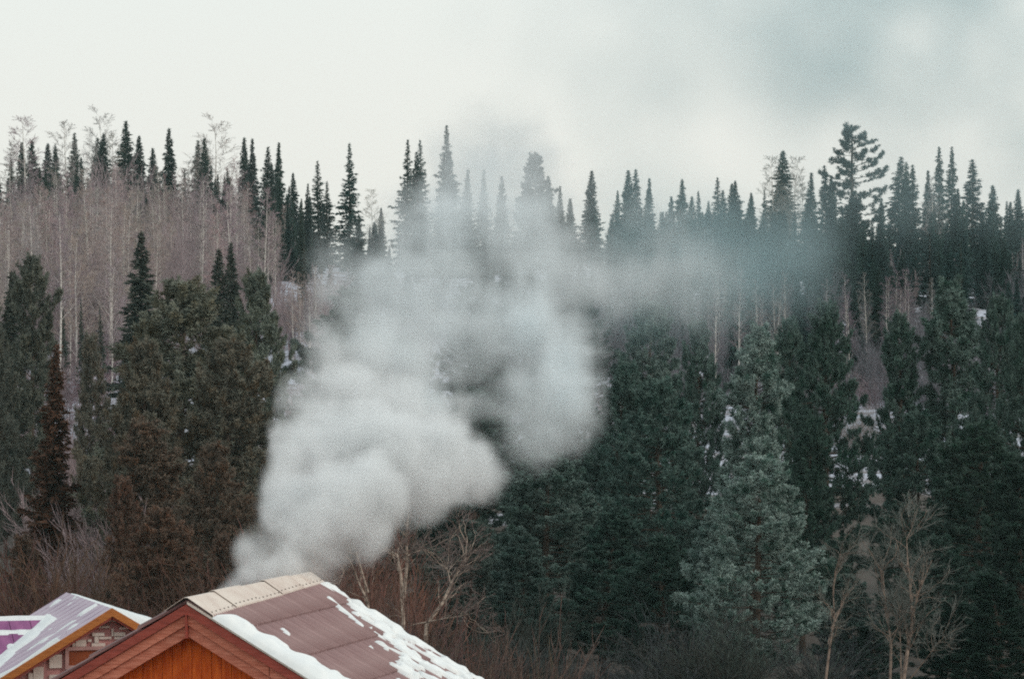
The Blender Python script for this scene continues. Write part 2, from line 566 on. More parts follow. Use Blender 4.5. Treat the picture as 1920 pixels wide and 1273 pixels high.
def grow(r, so, tw, P0, d0, L, rad, depth, up=0.25, wig=0.18, kids=(6, 5, 4), spread=0.8, twig_w=0.02, sides=4, first=0.25):
    n = 6 if depth < 2 else 4
    P = [np.array(P0, float)]
    d = unit(np.array(d0, float))
    dirs = [d]
    for k in range(n):
        d = unit(d + r.normal(0, wig, 3) + np.array([0, 0, up * 0.25]))
        dirs.append(d)
        P.append(P[-1] + d * L / n)
    P = np.array(P)
    if depth >= len(kids):
        # a fine twig: two crossed slivers would be waste; one tapered strip
        side = unit(np.cross(P[-1] - P[0], r.normal(size=3)))
        w = twig_w
        V = [P[0] - side * w / 2, P[0] + side * w / 2, P[2] + side * w * 0.35, P[2] - side * w * 0.35, P[-1]]
        tw.add(V, [(0, 1, 2), (0, 2, 3), (3, 2, 4)])
        return
    rr = rad * (1 - np.linspace(0, 0.8, n + 1))
    (so if depth <= 1 else tw).add(*tube(P, np.maximum(rr, 0.006), sides if depth == 0 else 3))
    for k in range(kids[depth]):
        t = first + (1 - first) * (k + r.uniform(0.1, 0.9)) / kids[depth]
        f = t * n
        i = min(int(f), n - 1)
        p = lerp(P[i], P[i + 1], f - i)
        dd = unit(dirs[i] + unit(r.normal(size=3)) * spread)
        if dd[2] < -0.2: dd[2] *= -0.4
        grow(r, so, tw, p, dd, L * r.uniform(0.38, 0.62) * (1.15 - 0.45 * t), rad * (0.55 - 0.3 * t), depth + 1, up, wig, kids, spread, twig_w, sides, 0.15)


def birch_meshes(seed, H=16.0, bare=0.32, R=2.0, twig_w=0.030, bark=None):
    """slim birch: pale trunk, ascending limbs, a haze of fine twigs"""
    r = np.random.default_rng(seed)
    so, tw = Soup(), Soup()
    zs = np.linspace(-0.3, H * 0.97, 12)
    ph = r.uniform(0, 6)
    tr = np.stack([0.16 * np.sin(zs * 0.35 + ph) * (zs / H), 0.16 * np.cos(zs * 0.3 + ph) * (zs / H), zs], -1)
    rad = 0.105 * (1 - np.clip(zs, 0, H) / H * 0.9)
    so.add(*tube(tr, rad, 6))
    nb = 30
    for i in range(nb):
        t = bare + (0.97 - bare) * (i + r.uniform(0, 1)) / nb
        az = i * 2.399 + r.normal(0, 0.5)
        z0 = t * H
        p = np.array([np.interp(z0, zs, tr[:, 0]), np.interp(z0, zs, tr[:, 1]), z0])
        el = r.uniform(0.75, 1.1)
        d = np.array([math.cos(az) * math.cos(el), math.sin(az) * math.cos(el), math.sin(el)])
        L = R * 1.9 * (1.08 - t) ** 0.6 * r.uniform(0.6, 1.1)
        grow(r, so, tw, p, d, L, 0.035 * (1.2 - t), 1, up=-0.05, wig=0.13, kids=(0, 9, 8), spread=0.75, twig_w=twig_w, first=0.2)
    return so.mesh('trunk', bark or M_BIRCH, smooth=True), tw.mesh('crown', M_TWIG)


def shrub_meshes(seed, H=2.5, stems=22, twig_w=0.014, spread=0.8):
    r = np.random.default_rng(seed)
    so, tw = Soup(), Soup()
    for i in range(stems):
        az = r.uniform(0, 6.28)
        rr = r.uniform(0, 0.45)
        lean = r.uniform(0.05, spread)
        p = np.array([math.cos(az) * rr, math.sin(az) * rr, -0.15])
        d = np.array([math.cos(az) * lean, math.sin(az) * lean, 1])
        grow(r, so, tw, p, d, H * r.uniform(0.45, 1.1), 0.02, 1, up=0.2, wig=0.17, kids=(0, 8, 4), spread=0.5, twig_w=twig_w, first=0.25)
    return so.mesh('stem', M_TWIG), tw.mesh('twigs', M_TWIG)


PINES = {
    'round': [(pine_meshes(s, 14, 3.3, 'round'), 14.0, 3.3) for s in (1, 2)],
    'cone': [(pine_meshes(s, 14, 3.0, 'cone'), 14.0, 3.0) for s in (3, 4)],
    'column': [(pine_meshes(s, 14, 1.9, 'column'), 14.0, 1.9) for s in (5, 6)],
    'open': [(pine_meshes(9, 14, 2.3, 'flat', open_top=True, base=0.35, needle=0.3), 14.0, 2.3)],
}
FIRS = [(fir_meshes(20 + i, 14, Rr, sp, tp), 14.0) for i, (Rr, sp, tp) in enumerate(
    [(1.9, 0.0, 0.95), (1.7, 0.45, 0.9), (2.3, 0.1, 1.1), (1.4, 0.3, 0.8), (2.0, 0.75, 1.1), (2.1, 0.0, 1.3)])]
BIRCHES = [(birch_meshes(40 + i, 16, b_, R_), 16.0) for i, (b_, R_) in enumerate([(0.30, 1.7), (0.40, 1.4), (0.22, 2.1), (0.35, 1.6), (0.15, 2.6)])]
SHRUBS = [shrub_meshes(60 + i) for i in range(4)]


def tree(name, meshes, H0, x, y, H, label, cat, group, col, frost=0.0, wide=1.0, twig=None, rz=None, sink=0.15, z=None):
    base = gz(x, y) if z is None else z
    t = empty(name, (x, y, base - sink), random.uniform(0, 6.28) if rz is None else rz)
    s = H / H0
    t.scale = (s * wide, s * wide, s)
    tag(t, label, cat, group)
    if cat in ('fir tree', 'birch tree'):
        t.rotation_euler = (random.gauss(0, 0.018), random.gauss(0, 0.018), t.rotation_euler[2])
    names = ('trunk', 'crown') if len(meshes) == 2 else ('trunk', 'limbs', 'crown')
    if cat == 'shrub':
        names = ('stem', 'twigs')
    for nm, me in zip(names, meshes):
        o = new_obj(nm, me, t)
        if nm in ('crown', 'twigs', 'stem'):
            o.color = tuple(col) + (frost,)
        if nm in ('stem', 'limbs', 'twigs'):
            o['kind'] = 'stuff'
    return t


def jit(c, a=0.12):
    k = 1 + random.uniform(-a, a)
    return tuple(max(0.0, v * k * (1 + random.uniform(-a, a) * 0.5)) for v in c)


ORD = ['first', 'second', 'third', 'fourth', 'fifth', 'sixth', 'seventh', 'eighth', 'ninth', 'tenth', 'eleventh', 'twelfth',
       'thirteenth', 'fourteenth', 'fifteenth', 'sixteenth', 'seventeenth', 'eighteenth', 'nineteenth', 'twentieth',
       'twenty-first', 'twenty-second', 'twenty-third', 'twenty-fourth', 'twenty-fifth', 'twenty-sixth', 'twenty-seventh']

# firs whose tips stand on the skyline: x, tip y, width factor, variant
SKY_FIRS = [(0, 310, 1, 0), (18, 299, 1, 1), (39, 268, 1, 0), (59, 264, 1.3, 2), (90, 270, 1.1, 0), (98, 272, .9, 3), (111, 287, 1, 1),
            (139, 250, 1, 1), (154, 296, .9, 3), (173, 259, 1, 1), (190, 252, 1.3, 2), (198, 266, 1, 0), (237, 228, 1.35, 2), (260, 256, 1.2, 0),
            (290, 279, 1.2, 2), (317, 242, 1.0, 0), (329, 349, 1.2, 2), (347, 318, 1, 4), (372, 264, 1, 1), (389, 260, 1, 1), (407, 335, 1, 3),
            (430, 334, 1.1, 0), (460, 259, 1.1, 0), (476, 261, 1.1, 5), (496, 275, 1.1, 1), (511, 308, 1, 0), (520, 268, 1.25, 5), (553, 325, 1.1, 0),
            (567, 373, 1, 1), (579, 369, 1.1, 0), (598, 303, 1.1, 4), (612, 341, 1, 4), (654, 270, 1.15, 4),
            (674, 402, .9, 3), (693, 425, .9, 3), (714, 390, 1, 0), (759, 262, 1.2, 4), (781, 286, 1.0, 1), (794, 264, 1.2, 4), (833, 236, 1.1, 1),
            (842, 290, 1.2, 2), (873, 319, 1.2, 5), (908, 319, 1.1, 5), (940, 331, 1.1, 0), (990, 330, 1.3, 2), (1028, 331, 1.1, 0), (1048, 350, 1.1, 5),
            (1066, 373, 1.1, 0), (1074, 373, 1.2, 5), (1105, 321, 1.15, 0), (1156, 358, 1, 1), (1178, 320, 1.1, 0), (1190, 318, 1.1, 1), (1213, 335, 1.25, 5),
            (1259, 369, 1.1, 0), (1279, 337, 1.2, 2), (1291, 369, 1, 0), (1315, 359, .8, 3), (1328, 377, .9, 1), (1345, 334, 1.2, 4), (1358, 357, 1, 1),
            (1373, 345, 1.2, 0), (1383, 340, 1.2, 2), (1404, 368, 1.1, 1), (1412, 362, 1.1, 0), (1432, 357, 1, 4), (1466, 284, 1.5, 0), (1518, 325, 1.4, 5),
            (1550, 311, 1.1, 1), (1565, 330, 1, 0), (1649, 372, 1.1, 0), (1680, 295, 1.35, 1), (1698, 305, .9, 3), (1707, 310, 1.1, 1), (1738, 320, 1.1, 5),
            (1757, 276, 1, 1), (1782, 276, 1, 1), (1791, 354, 1, 0), (1805, 376, 1, 0), (1822, 300, 1.3, 1), (1863, 348, 1.25, 0), (1886, 378, 1, 1),
            (1897, 379, 1, 0), (1910, 356, 1.1, 0), (1932, 340, 1.1, 0), (-16, 330, 1.1, 0)]


def fir_region(x):
    if x < 345: return 'on the skyline left of the round birch crown'
    if x < 640: return 'on the skyline between round birch and smoke'
    if x < 860: return 'where the smoke begins to veil the skyline'
    if x < 1240: return 'on the skyline behind thick smoke'
    if x < 1580: return 'on the hazy skyline before the giant pine'
    return 'on the skyline right of the giant pine'


cnt = {}
for (px, py, wd, var) in sorted(SKY_FIRS):
    D = 450 + random.uniform(-22, 22)
    x, y, ztip = at(px, py, D)
    (me, H0) = FIRS[var]
    reg = fir_region(px)
    k = cnt.get(reg, 0)
    cnt[reg] = k + 1
    look = {0: 'dark dense', 1: 'slim ragged', 2: 'broad-based dark', 3: 'thin small', 4: 'sparse see-through', 5: 'stout tapering'}[var]
    H = ztip - gz(x, y) + 0.15
    wf = wd * random.uniform(0.85, 1.15) * (1.35 if px > 1200 else 1.3) * (0.95 + 0.1 * (14.0 / max(H, 6)) ** 0.5) * (0.85 if H > 15 else 1.0)
    colr = (0.042, 0.056, 0.046) if px < 640 else (0.026, 0.054, 0.048)
    tree('fir_tree', me, H0, x, y, H, f'{look} fir spire, {ORD[k]} from left {reg}', 'fir tree', 'firs standing along the skyline', jit(colr, 0.2), 0.1, wf)

# the giant open-branched pine
x, y, zt = at(1600, 238, 448)
tree('pine_tree', PINES['open'][0][0], 14.0, x, y, zt - gz(x, y), 'giant open-branched pine with ragged upturned limbs towering over the right skyline', 'pine tree', None, (0.022, 0.042, 0.036), 0.05, 1.15, rz=0.6)
x, y, zt = at(1598, 372, 438)
tree('pine_tree', PINES['cone'][0][0], 14.0, x, y, zt - gz(x, y), 'dark bushy conifer around the foot of the giant open-branched pine', 'pine tree', None, (0.016, 0.03, 0.026), 0.0, 1.35, rz=2.0)
x, y, zt = at(1004, 292, 446)
tree('pine_tree', PINES['cone'][1][0], 14.0, x, y, zt - gz(x, y), 'broad blunt-topped pine fading into the smoke on the middle skyline', 'pine tree', None, (0.03, 0.045, 0.04), 0.0, 1.1, rz=1.0)

# second rows of firs on the slope (dark mass right, sparse left)
slope = []
for i in range(118):
    px = random.uniform(1110, 1960)
    D = random.uniform(310, 440)
    g0 = HY + (EYE - gz((px - HX) / F * D, D)) / D * F
    tip = max(395, g0 - random.uniform(6.5, 9.5) / D * F)
    slope.append((px, tip, D, 'dark fir merged into the mass on the right slope below the skyline', 'firs massed on the right slope'))
for i in range(26):
    px = random.uniform(600, 1100)
    D = random.uniform(370, 440)
    slope.append((px, random.uniform(410, 520), D, 'dim fir on the slope behind the smoke, below the skyline', 'firs on the slope behind the smoke'))
for i in range(20):
    px = random.choice([random.uniform(455, 600), random.uniform(470, 585)])
    D = random.uniform(385, 440)
    slope.append((px, random.uniform(330, 440), D, 'dark fir in the dense clump on the slope left of the smoke', 'firs in the clump left of the smoke'))
for i in range(24):
    slope.append((random.uniform(0, 430), random.uniform(300, 400), random.uniform(395, 450), 'dark fir seen through birches on the left slope', 'firs among the left birches'))
for i in range(34):
    slope.append((random.uniform(1130, 1940), random.uniform(475, 570), random.uniform(262, 335), 'lone dark fir low on the right slope among bare birches', 'firs low on the right slope'))
for (px, tip, D, lab, grp) in slope:
    x, y, zt = at(px, tip, D)
    me, H0 = random.choice(FIRS)
    H = max(4.0, zt - gz(x, y))
    tree('fir_tree', me, H0, x, y, H, lab, 'fir tree', grp, jit((0.020, 0.046, 0.042) if px > 620 else (0.040, 0.054, 0.044), 0.25), 0.05, random.uniform(1.35, 2.1) if px > 620 else random.uniform(0.95, 1.25))

# named firs nearer on the slope
for (px, py, D, wd, lab) in [
    (262, 432, 235, 1.7, 'solitary dark fir standing in front of the left birches, above the big pine'),
    (408, 464, 232, 1.5, 'left of the two dark firs rising behind the big pine'),
    (438, 452, 238, 1.2, 'right and taller of the two dark firs rising behind the big pine'),
    (567, 442, 330, 0.8, 'small dark fir standing alone in front of the clump by the smoke'),
    (156, 553, 270, 0.7, 'spindly young fir on the snow between birches, middle of three'),
    (192, 572, 265, 0.8, 'spindly young fir on the snow between birches, rightmost of three'),
    (121, 568, 268, 0.8, 'spindly young fir on the snow between birches, leftmost of three'),
    (8, 505, 205, 1.3, 'dark fir cut by the left edge of the picture beside the tall pine'),
    (84, 640, 142, 1.15, 'tall rust-brown fir in front of the narrow pine at the far left')]:
    x, y, zt = at(px, py, D)
    me, H0 = FIRS[0 if wd != 0.8 and wd != 0.7 else 4]
    c = (0.045, 0.047, 0.034) if px != 84 else (0.10, 0.05, 0.032)  # the far left fir's rust tint holds the warm leaked light
    tree('fir_tree', me, H0, x, y, zt - gz(x, y), lab, 'fir tree', None, c, 0.12 if px != 84 else 0.0, wd * (1.0 if px != 84 else 1.05))

# ------------------------------------------------------------------ birches
TW = (0.36, 0.285, 0.275)


def birch(px, py, D, var, lab, grp=None, wide=1.0, col=TW):
    x, y, zt = at(px, py, D)
    me, H0 = BIRCHES[var]
    tree('birch_tree', me, H0, x, y, max(3.5, zt - gz(x, y)), lab, 'birch tree', grp, jit(col, 0.15), 0, wide)


for (px, py, var, wd, lab) in [
    (45, 216, 2, 1.0, 'tall birch with clumped bare crown above the far left firs'),
    (18, 265, 3, 1.0, 'pale bare birch crown at the left edge of the skyline'),
    (128, 224, 2, 0.9, 'thin bare birch crown above the skyline left of the widest left crown'),
    (192, 208, 4, 0.8, 'highest bare birch crown on the left skyline, just left of the tallest fir'),
    (212, 250, 3, 0.9, 'bare birch crown touching the tallest left fir'),
    (398, 222, 4, 0.95, 'large pale rounded birch crown on the skyline behind two slim firs'),
    (378, 262, 3, 1.0, 'bare birch crown at the left shoulder of the large pale crown'),
    (440, 300, 2, 1.0, 'bare spreading birch crown right of the large pale crown'),
    (350, 300, 3, 1.0, 'bare birch filling the gap left of the two slim firs'),
    (697, 352, 2, 0.9, 'small round birch crown alone on the skyline where the smoke starts'),
    (1447, 290, 2, 0.9, 'bare birch crown behind the left side of the tall hazy fir'),
    (1486, 290, 2, 0.9, 'bare birch crown behind the right side of the tall hazy fir'),
    (1500, 330, 3, 0.9, 'low bare birch crown in the bright gap right of the tall hazy fir'),
    (1745, 330, 3, 0.9, 'bare birch crown between firs on the right skyline')]:
    birch(px, py, 446, var, lab, None, wd * 1.45, (0.34, 0.29, 0.27))
for (px, py, D, var, lab) in [
    (182, 345, 330, 1, 'brightest straight birch trunk on the left slope with open crown'),
    (37, 372, 335, 1, 'pale straight birch trunk second from the left edge'),
    (52, 378, 350, 1, 'slender birch trunk beside the pale pair at far left'),
    (17, 375, 340, 1, 'pale birch trunk nearest the left edge'),
    (81, 350, 350, 3, 'slim birch trunk left of the forked pale birch'),
    (104, 300, 360, 3, 'tall pale birch trunk rising to the skyline left of the bright one'),
    (123, 318, 345, 0, 'forked tall birch between two straight pale trunks'),
    (256, 330, 350, 0, 'birch with curved stem below the tallest fir'),
    (290, 370, 320, 4, 'spreading rosy-twigged birch left of centre of the left slope'),
    (372, 330, 350, 0, 'pale birch trunk below the large rounded crown'),
    (433, 345, 345, 2, 'wide V-branched birch right of the large rounded crown'),
    (470, 400, 340, 0, 'birch with steep limbs in front of the dark fir clump')]:
    birch(px, py, D, var, lab)
for i in range(150):
    D = random.uniform(265, 435)
    px = random.uniform(-20, 540 if D > 300 else 300)
    g0 = HY + (EYE - gz((px - HX) / F * D, D)) / D * F
    top = g0 - random.uniform(8.0, 14.0) / D * F
    birch(px, max(top, 300 + random.uniform(0, 110)), D, random.randrange(5), 'bare grey-pink birch in the crowded stand on the left slope', 'birches crowding the left slope')
for i in range(26):
    D = random.uniform(262, 300)
    px = random.choice([random.uniform(1140, 1760), random.uniform(1550, 1700), random.uniform(1340, 1470)])
    birch(px, random.uniform(495, 560), D, random.randrange(4), 'bare mauve birch low on the right slope between the pines', 'birches low on the right slope', 0.9, (0.20, 0.165, 0.175))
for i in range(24):
    D = random.uniform(370, 402)
    px = random.choice([random.uniform(1640, 1700), random.uniform(1740, 1800), random.uniform(1870, 1920), random.uniform(1150, 1600)])
    birch(px, random.uniform(440, 490), D, random.randrange(4), 'pale bare birch glimpsed among the right slope firs', 'birches among the right firs', 0.7, (0.20, 0.165, 0.175))
for i in range(14):
    D = random.uniform(262, 330)
    px = random.uniform(540, 640)
    birch(px, random.uniform(490, 540), D, random.randrange(4), 'low bare birch on the snow left of the smoke', 'low birches beside the smoke', 0.8)

# ------------------------------------------------------------------ undergrowth: saplings and brush nobody could count
def scatter(name, src, pts, col, label, scale=(0.7, 1.3)):
    """one mesh of points; geometry nodes stand a sapling on every point"""
    pts = np.asarray(pts, dtype=np.float32)
    me = bpy.data.meshes.new(name)
    me.vertices.add(len(pts))
    me.vertices.foreach_set('co', pts[:, :3].ravel())
    a = me.attributes.new('size', 'FLOAT', 'POINT')
    a.data.foreach_set('value', pts[:, 3].copy())
    me.materials.append(M_TWIG)
    o = new_obj(name, me)
    o.color = tuple(col) + (0,)
    g = bpy.data.node_groups.new(name, 'GeometryNodeTree')
    g.interface.new_socket('Geometry', in_out='INPUT', socket_type='NodeSocketGeometry')
    g.interface.new_socket('Geometry', in_out='OUTPUT', socket_type='NodeSocketGeometry')
    gi, go = g.nodes.new('NodeGroupInput'), g.nodes.new('NodeGroupOutput')
    ip = g.nodes.new('GeometryNodeInstanceOnPoints')
    g.links.new(gi.outputs[0], ip.inputs['Points'])
    jn = g.nodes.new('GeometryNodeGeometryToInstance')
    for sm in src:
        oi = g.nodes.new('GeometryNodeObjectInfo')
        oi.inputs['Object'].default_value = sm
        oi.inputs['As Instance'].default_value = True
        g.links.new(oi.outputs['Geometry'], jn.inputs[0])
    g.links.new(jn.outputs[0], ip.inputs['Instance'])
    ip.inputs['Pick Instance'].default_value = True
    rn = g.nodes.new('FunctionNodeRandomValue')
    rn.data_type = 'FLOAT_VECTOR'
    rn.inputs[0].default_value = (0, 0, 0)
    rn.inputs[1].default_value = (0.08, 0.08, 6.28)
    g.links.new(rn.outputs[0], ip.inputs['Rotation'])
    na = g.nodes.new('GeometryNodeInputNamedAttribute')
    na.inputs[0].default_value = 'size'
    g.links.new(na.outputs[0], ip.inputs['Scale'])
    g.links.new(ip.outputs[0], go.inputs[0])
    o.modifiers.new('scatter', 'NODES').node_group = g
    tag(o, label, 'undergrowth', None, 'stuff')
    return o


def one_mesh_sapling(i):
    r = np.random.default_rng(300 + i)
    tw = Soup()
    for k in range(5):
        p = np.array([r.normal(0, 0.3), r.normal(0, 0.3), -0.1])
        grow(r, tw, tw, p, np.array([r.normal(0, .1), r.normal(0, .1), 1]), 5 * r.uniform(0.6, 1.05), 0.04, 1, up=0.3, wig=0.07, kids=(0, 13, 7), spread=0.55, twig_w=0.03, first=0.15)
    return tw.mesh('sapling', M_TWIG)


def field(n, px0, px1, d0, d1, s0, s1):
    out = []
    for _ in range(n):
        D = math.sqrt(random.uniform(d0 * d0, d1 * d1))
        px = random.uniform(px0, px1)
        x = (px - HX) / F * D
        pat = 0.5 + 0.5 * math.sin(x * 0.55 + 2.0 * math.sin(D * 0.045) + D * 0.02) * math.sin(x * 0.21 + D * 0.07 + 1.0)
        if random.random() > 0.35 + 0.9 * pat: continue
        out.append((x, D, gz(x, D), random.uniform(s0, s1) * (0.62 + 0.62 * pat)))
    return out


SAP = []
for i in range(3):
    o = new_obj('sapling', one_mesh_sapling(i))
    px_ = (300, 1200, 1700)[i]
    x_ = (px_ - HX) / F * 318
    o.location = (x_, 318, gz(x_, 318))
    o.color = (0.26, 0.205, 0.21, 0)
    tag(o, ('twiggy leafless sapling clump in the middle of the left birch slope', 'twiggy leafless sapling clump below the smoke-veiled firs', 'twiggy leafless sapling clump between pines on the right slope')[i], 'sapling')
    SAP.append(o)
scatter('sapling_thicket', SAP, field(430, -60, 445, 285, 385, 0.6, 1.3) + field(150, -60, 430, 385, 440, 0.5, 1.9) + field(60, 445, 640, 285, 345, 0.6, 1.0), (0.34, 0.265, 0.27), 'haze of pinkish grey saplings filling the left slope under the birches')
scatter('brush', SAP, field(330, 620, 1980, 235, 330, 0.5, 1.0), (0.16, 0.15, 0.165), 'dim mauve brush and saplings covering the slope behind the smoke and the right pines')
scatter('low_brush', SAP, field(170, -60, 660, 205, 285, 0.3, 0.7) + field(150, 85, 230, 125, 205, 0.35, 0.9), (0.30, 0.225, 0.23), 'low leafless brush on the snow at the foot of the left slope')

# ------------------------------------------------------------------ nearer pines
TEAL = (0.024, 0.072, 0.055)
OLIVE = (0.135, 0.116, 0.072)
for (px, py, hw, D, kind, v, col, fr, lab) in [  # olive and brown of the left pines hold the warm light leak
    (62, 494, 52, 186, 'column', 0, (0.096, 0.087, 0.060), 0.29, 'narrow tall pine at the far left with one upswept side limb'),
    (-22, 560, 62, 178, 'round', 1, (0.096, 0.085, 0.062), 0.29, 'grey-green pine cut by the left edge of the picture'),
    (335, 538, 165, 150, 'round', 0, OLIVE, 0.38, 'biggest pine left of the smoke, wide olive crown above the houses'),
    (268, 650, 100, 141, 'round', 1, (0.136, 0.094, 0.056), 0.32, 'brown-olive pine forming the left shoulder of the biggest pine'),
    (425, 650, 118, 142, 'round', 0, (0.136, 0.094, 0.056), 0.33, 'frosted pine forming the right shoulder of the biggest pine by the smoke'),
    (478, 522, 82, 172, 'round', 1, (0.102, 0.101, 0.062), 0.46, 'round-topped pine behind the biggest pine, below the two dark firs'),
    (172, 640, 50, 175, 'cone', 1, (0.125, 0.090, 0.060), 0.29, 'smaller brown pine between the far left pine and the biggest pine'),
    (300, 800, 120, 131, 'cone', 0, (0.136, 0.074, 0.045), 0.20, 'lower brown pine in front of the biggest pine, behind the big roof'),
    (405, 840, 90, 127, 'round', 1, (0.125, 0.069, 0.042), 0.20, 'lower brown pine beside the left edge of the thick smoke'),
    (60, 1010, 60, 126, 'cone', 0, (0.136, 0.070, 0.045), 0.16, 'low rust-brown pine at the far left behind the purple wing'),
    (300, 960, 95, 112, 'round', 0, (0.142, 0.068, 0.040), 0.16, 'low rust-brown bushy pine between the two roofs'),
    (420, 1010, 60, 110, 'cone', 1, (0.125, 0.065, 0.042), 0.16, 'low rust-brown pine beside the base of the smoke'),
    (235, 905, 60, 124, 'cone', 1, (0.142, 0.063, 0.038), 0.16, 'low rust-brown pine right above the small house'),
    (985, 520, 90, 262, 'round', 0, (0.024, 0.05, 0.044), 0.1, 'farther dark pine veiled by the upper smoke, right of its middle'),
    (885, 515, 80, 258, 'cone', 0, (0.024, 0.05, 0.044), 0.1, 'farther dark pine veiled by the upper smoke, at its middle'),
    (1080, 540, 70, 255, 'round', 1, (0.022, 0.048, 0.042), 0.1, 'farther dark pine behind the right edge of the upper smoke'),
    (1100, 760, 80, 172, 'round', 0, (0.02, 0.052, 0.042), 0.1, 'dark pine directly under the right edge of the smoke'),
    (655, 548, 95, 215, 'round', 1, (0.050, 0.060, 0.042), 0.47, 'dark pine top showing through the upper left of the smoke'),
    (760, 640, 105, 185, 'round', 0, (0.045, 0.055, 0.042), 0.35, 'pine almost hidden behind the middle of the smoke'),
    (900, 590, 100, 200, 'cone', 0, (0.027, 0.063, 0.050), 0.23, 'dark pine in the hole of the smoke'),
    (890, 740, 130, 160, 'round', 1, (0.028, 0.066, 0.050), 0.29, 'dark pine behind the thick smoke right of the roof'),
    (1030, 700, 120, 165, 'cone', 1, (0.025, 0.066, 0.053), 0.29, 'dark pine behind the right arm of the smoke'),
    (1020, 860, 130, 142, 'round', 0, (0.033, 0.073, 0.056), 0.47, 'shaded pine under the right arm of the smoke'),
    (1215, 574, 82, 178, 'round', 0, (0.022, 0.064, 0.047), 0.63, 'frosted broad pine just right of the smoke'),
    (1308, 610, 62, 172, 'round', 1, (0.022, 0.063, 0.045), 0.43, 'pine between the frosted broad pine and the pale pine'),
    (1150, 690, 90, 162, 'cone', 0, TEAL, 0.35, 'dark pine touching the right edge of the smoke'),
    (1235, 720, 110, 150, 'round', 1, TEAL, 0.35, 'dark sprawling pine below the frosted broad pine'),
    (1405, 624, 66, 156, 'column', 1, (0.038, 0.092, 0.070), 1.00, 'upper pale hoar-frosted pine right of centre'),
    (1418, 862, 118, 122, 'round', 0, (0.040, 0.099, 0.073), 1.00, 'lower hoar-frosted pine in front, right of centre'),
    (1345, 960, 80, 131, 'cone', 1, (0.030, 0.087, 0.069), 0.85, 'frosted pine shoulder left of the lower hoar-frosted pine'),
    (1548, 578, 84, 170, 'round', 1, (0.017, 0.057, 0.037), 0.30, 'tall dark pine with jutting right limbs behind the pale pine'),
    (1478, 606, 64, 188, 'round', 0, (0.020, 0.059, 0.041), 0.38, 'rounded dark pine between the pale pine and the tall dark pine'),
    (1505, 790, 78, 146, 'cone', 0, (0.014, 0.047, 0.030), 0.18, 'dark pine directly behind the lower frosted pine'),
    (1690, 600, 46, 176, 'column', 0, (0.018, 0.059, 0.039), 0.38, 'narrow pine right of the snowy gap'),
    (1722, 780, 96, 158, 'round', 1, (0.015, 0.051, 0.035), 0.28, 'spreading dark pine under the narrow pine by the snowy gap'),
    (1795, 538, 70, 176, 'column', 1, (0.020, 0.064, 0.043), 0.48, 'tallest pine of the right group with blunt tufted top'),
    (1868, 566, 66, 168, 'round', 0, (0.017, 0.054, 0.037), 0.38, 'pine beside the tallest one, near the right edge'),
    (1925, 600, 70, 160, 'round', 1, (0.015, 0.051, 0.033), 0.33, 'pine cut by the right edge of the picture'),
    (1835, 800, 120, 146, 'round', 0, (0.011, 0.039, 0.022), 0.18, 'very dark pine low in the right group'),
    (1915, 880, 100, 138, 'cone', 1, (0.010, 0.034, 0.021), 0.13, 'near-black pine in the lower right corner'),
    (980, 1010, 90, 128, 'cone', 1, (0.025, 0.060, 0.048), 0.29, 'low dark pine right of the bent bare tree'),
    (880, 980, 80, 134, 'round', 0, (0.040, 0.058, 0.045), 0.35, 'low grey pine behind the bent bare tree'),
    (740, 960, 80, 130, 'round', 1, (0.060, 0.055, 0.040), 0.29, 'low olive pine behind the twin-stemmed bare tree'),
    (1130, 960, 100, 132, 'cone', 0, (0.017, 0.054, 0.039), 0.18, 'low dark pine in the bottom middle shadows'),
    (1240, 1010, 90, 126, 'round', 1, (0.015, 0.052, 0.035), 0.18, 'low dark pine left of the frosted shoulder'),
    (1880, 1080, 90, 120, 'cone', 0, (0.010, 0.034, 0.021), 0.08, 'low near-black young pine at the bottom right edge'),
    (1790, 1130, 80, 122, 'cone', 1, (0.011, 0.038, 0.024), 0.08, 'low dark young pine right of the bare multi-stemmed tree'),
    (1640, 1160, 60, 126, 'cone', 0, (0.013, 0.041, 0.028), 0.18, 'low dark young pine between the two orange-stemmed bare trees'),
    (1590, 1080, 70, 132, 'round', 0, (0.015, 0.046, 0.033), 0.38, 'small dark pine beneath the snowy gap'),
    (1760, 1010, 90, 130, 'round', 1, (0.012, 0.041, 0.027), 0.18, 'small dark pine behind the bare multi-stemmed tree')]:
    x, y, zt = at(px, py, D)
    me, H0, R0 = PINES[kind][v]
    H = zt - gz(x, y) + 0.15
    want = hw / F * D
    wf = want / (R0 * H / H0) * 1.12
    tree('pine_tree', me, H0, x, y, H, lab, 'pine tree', None, col, fr, wf)

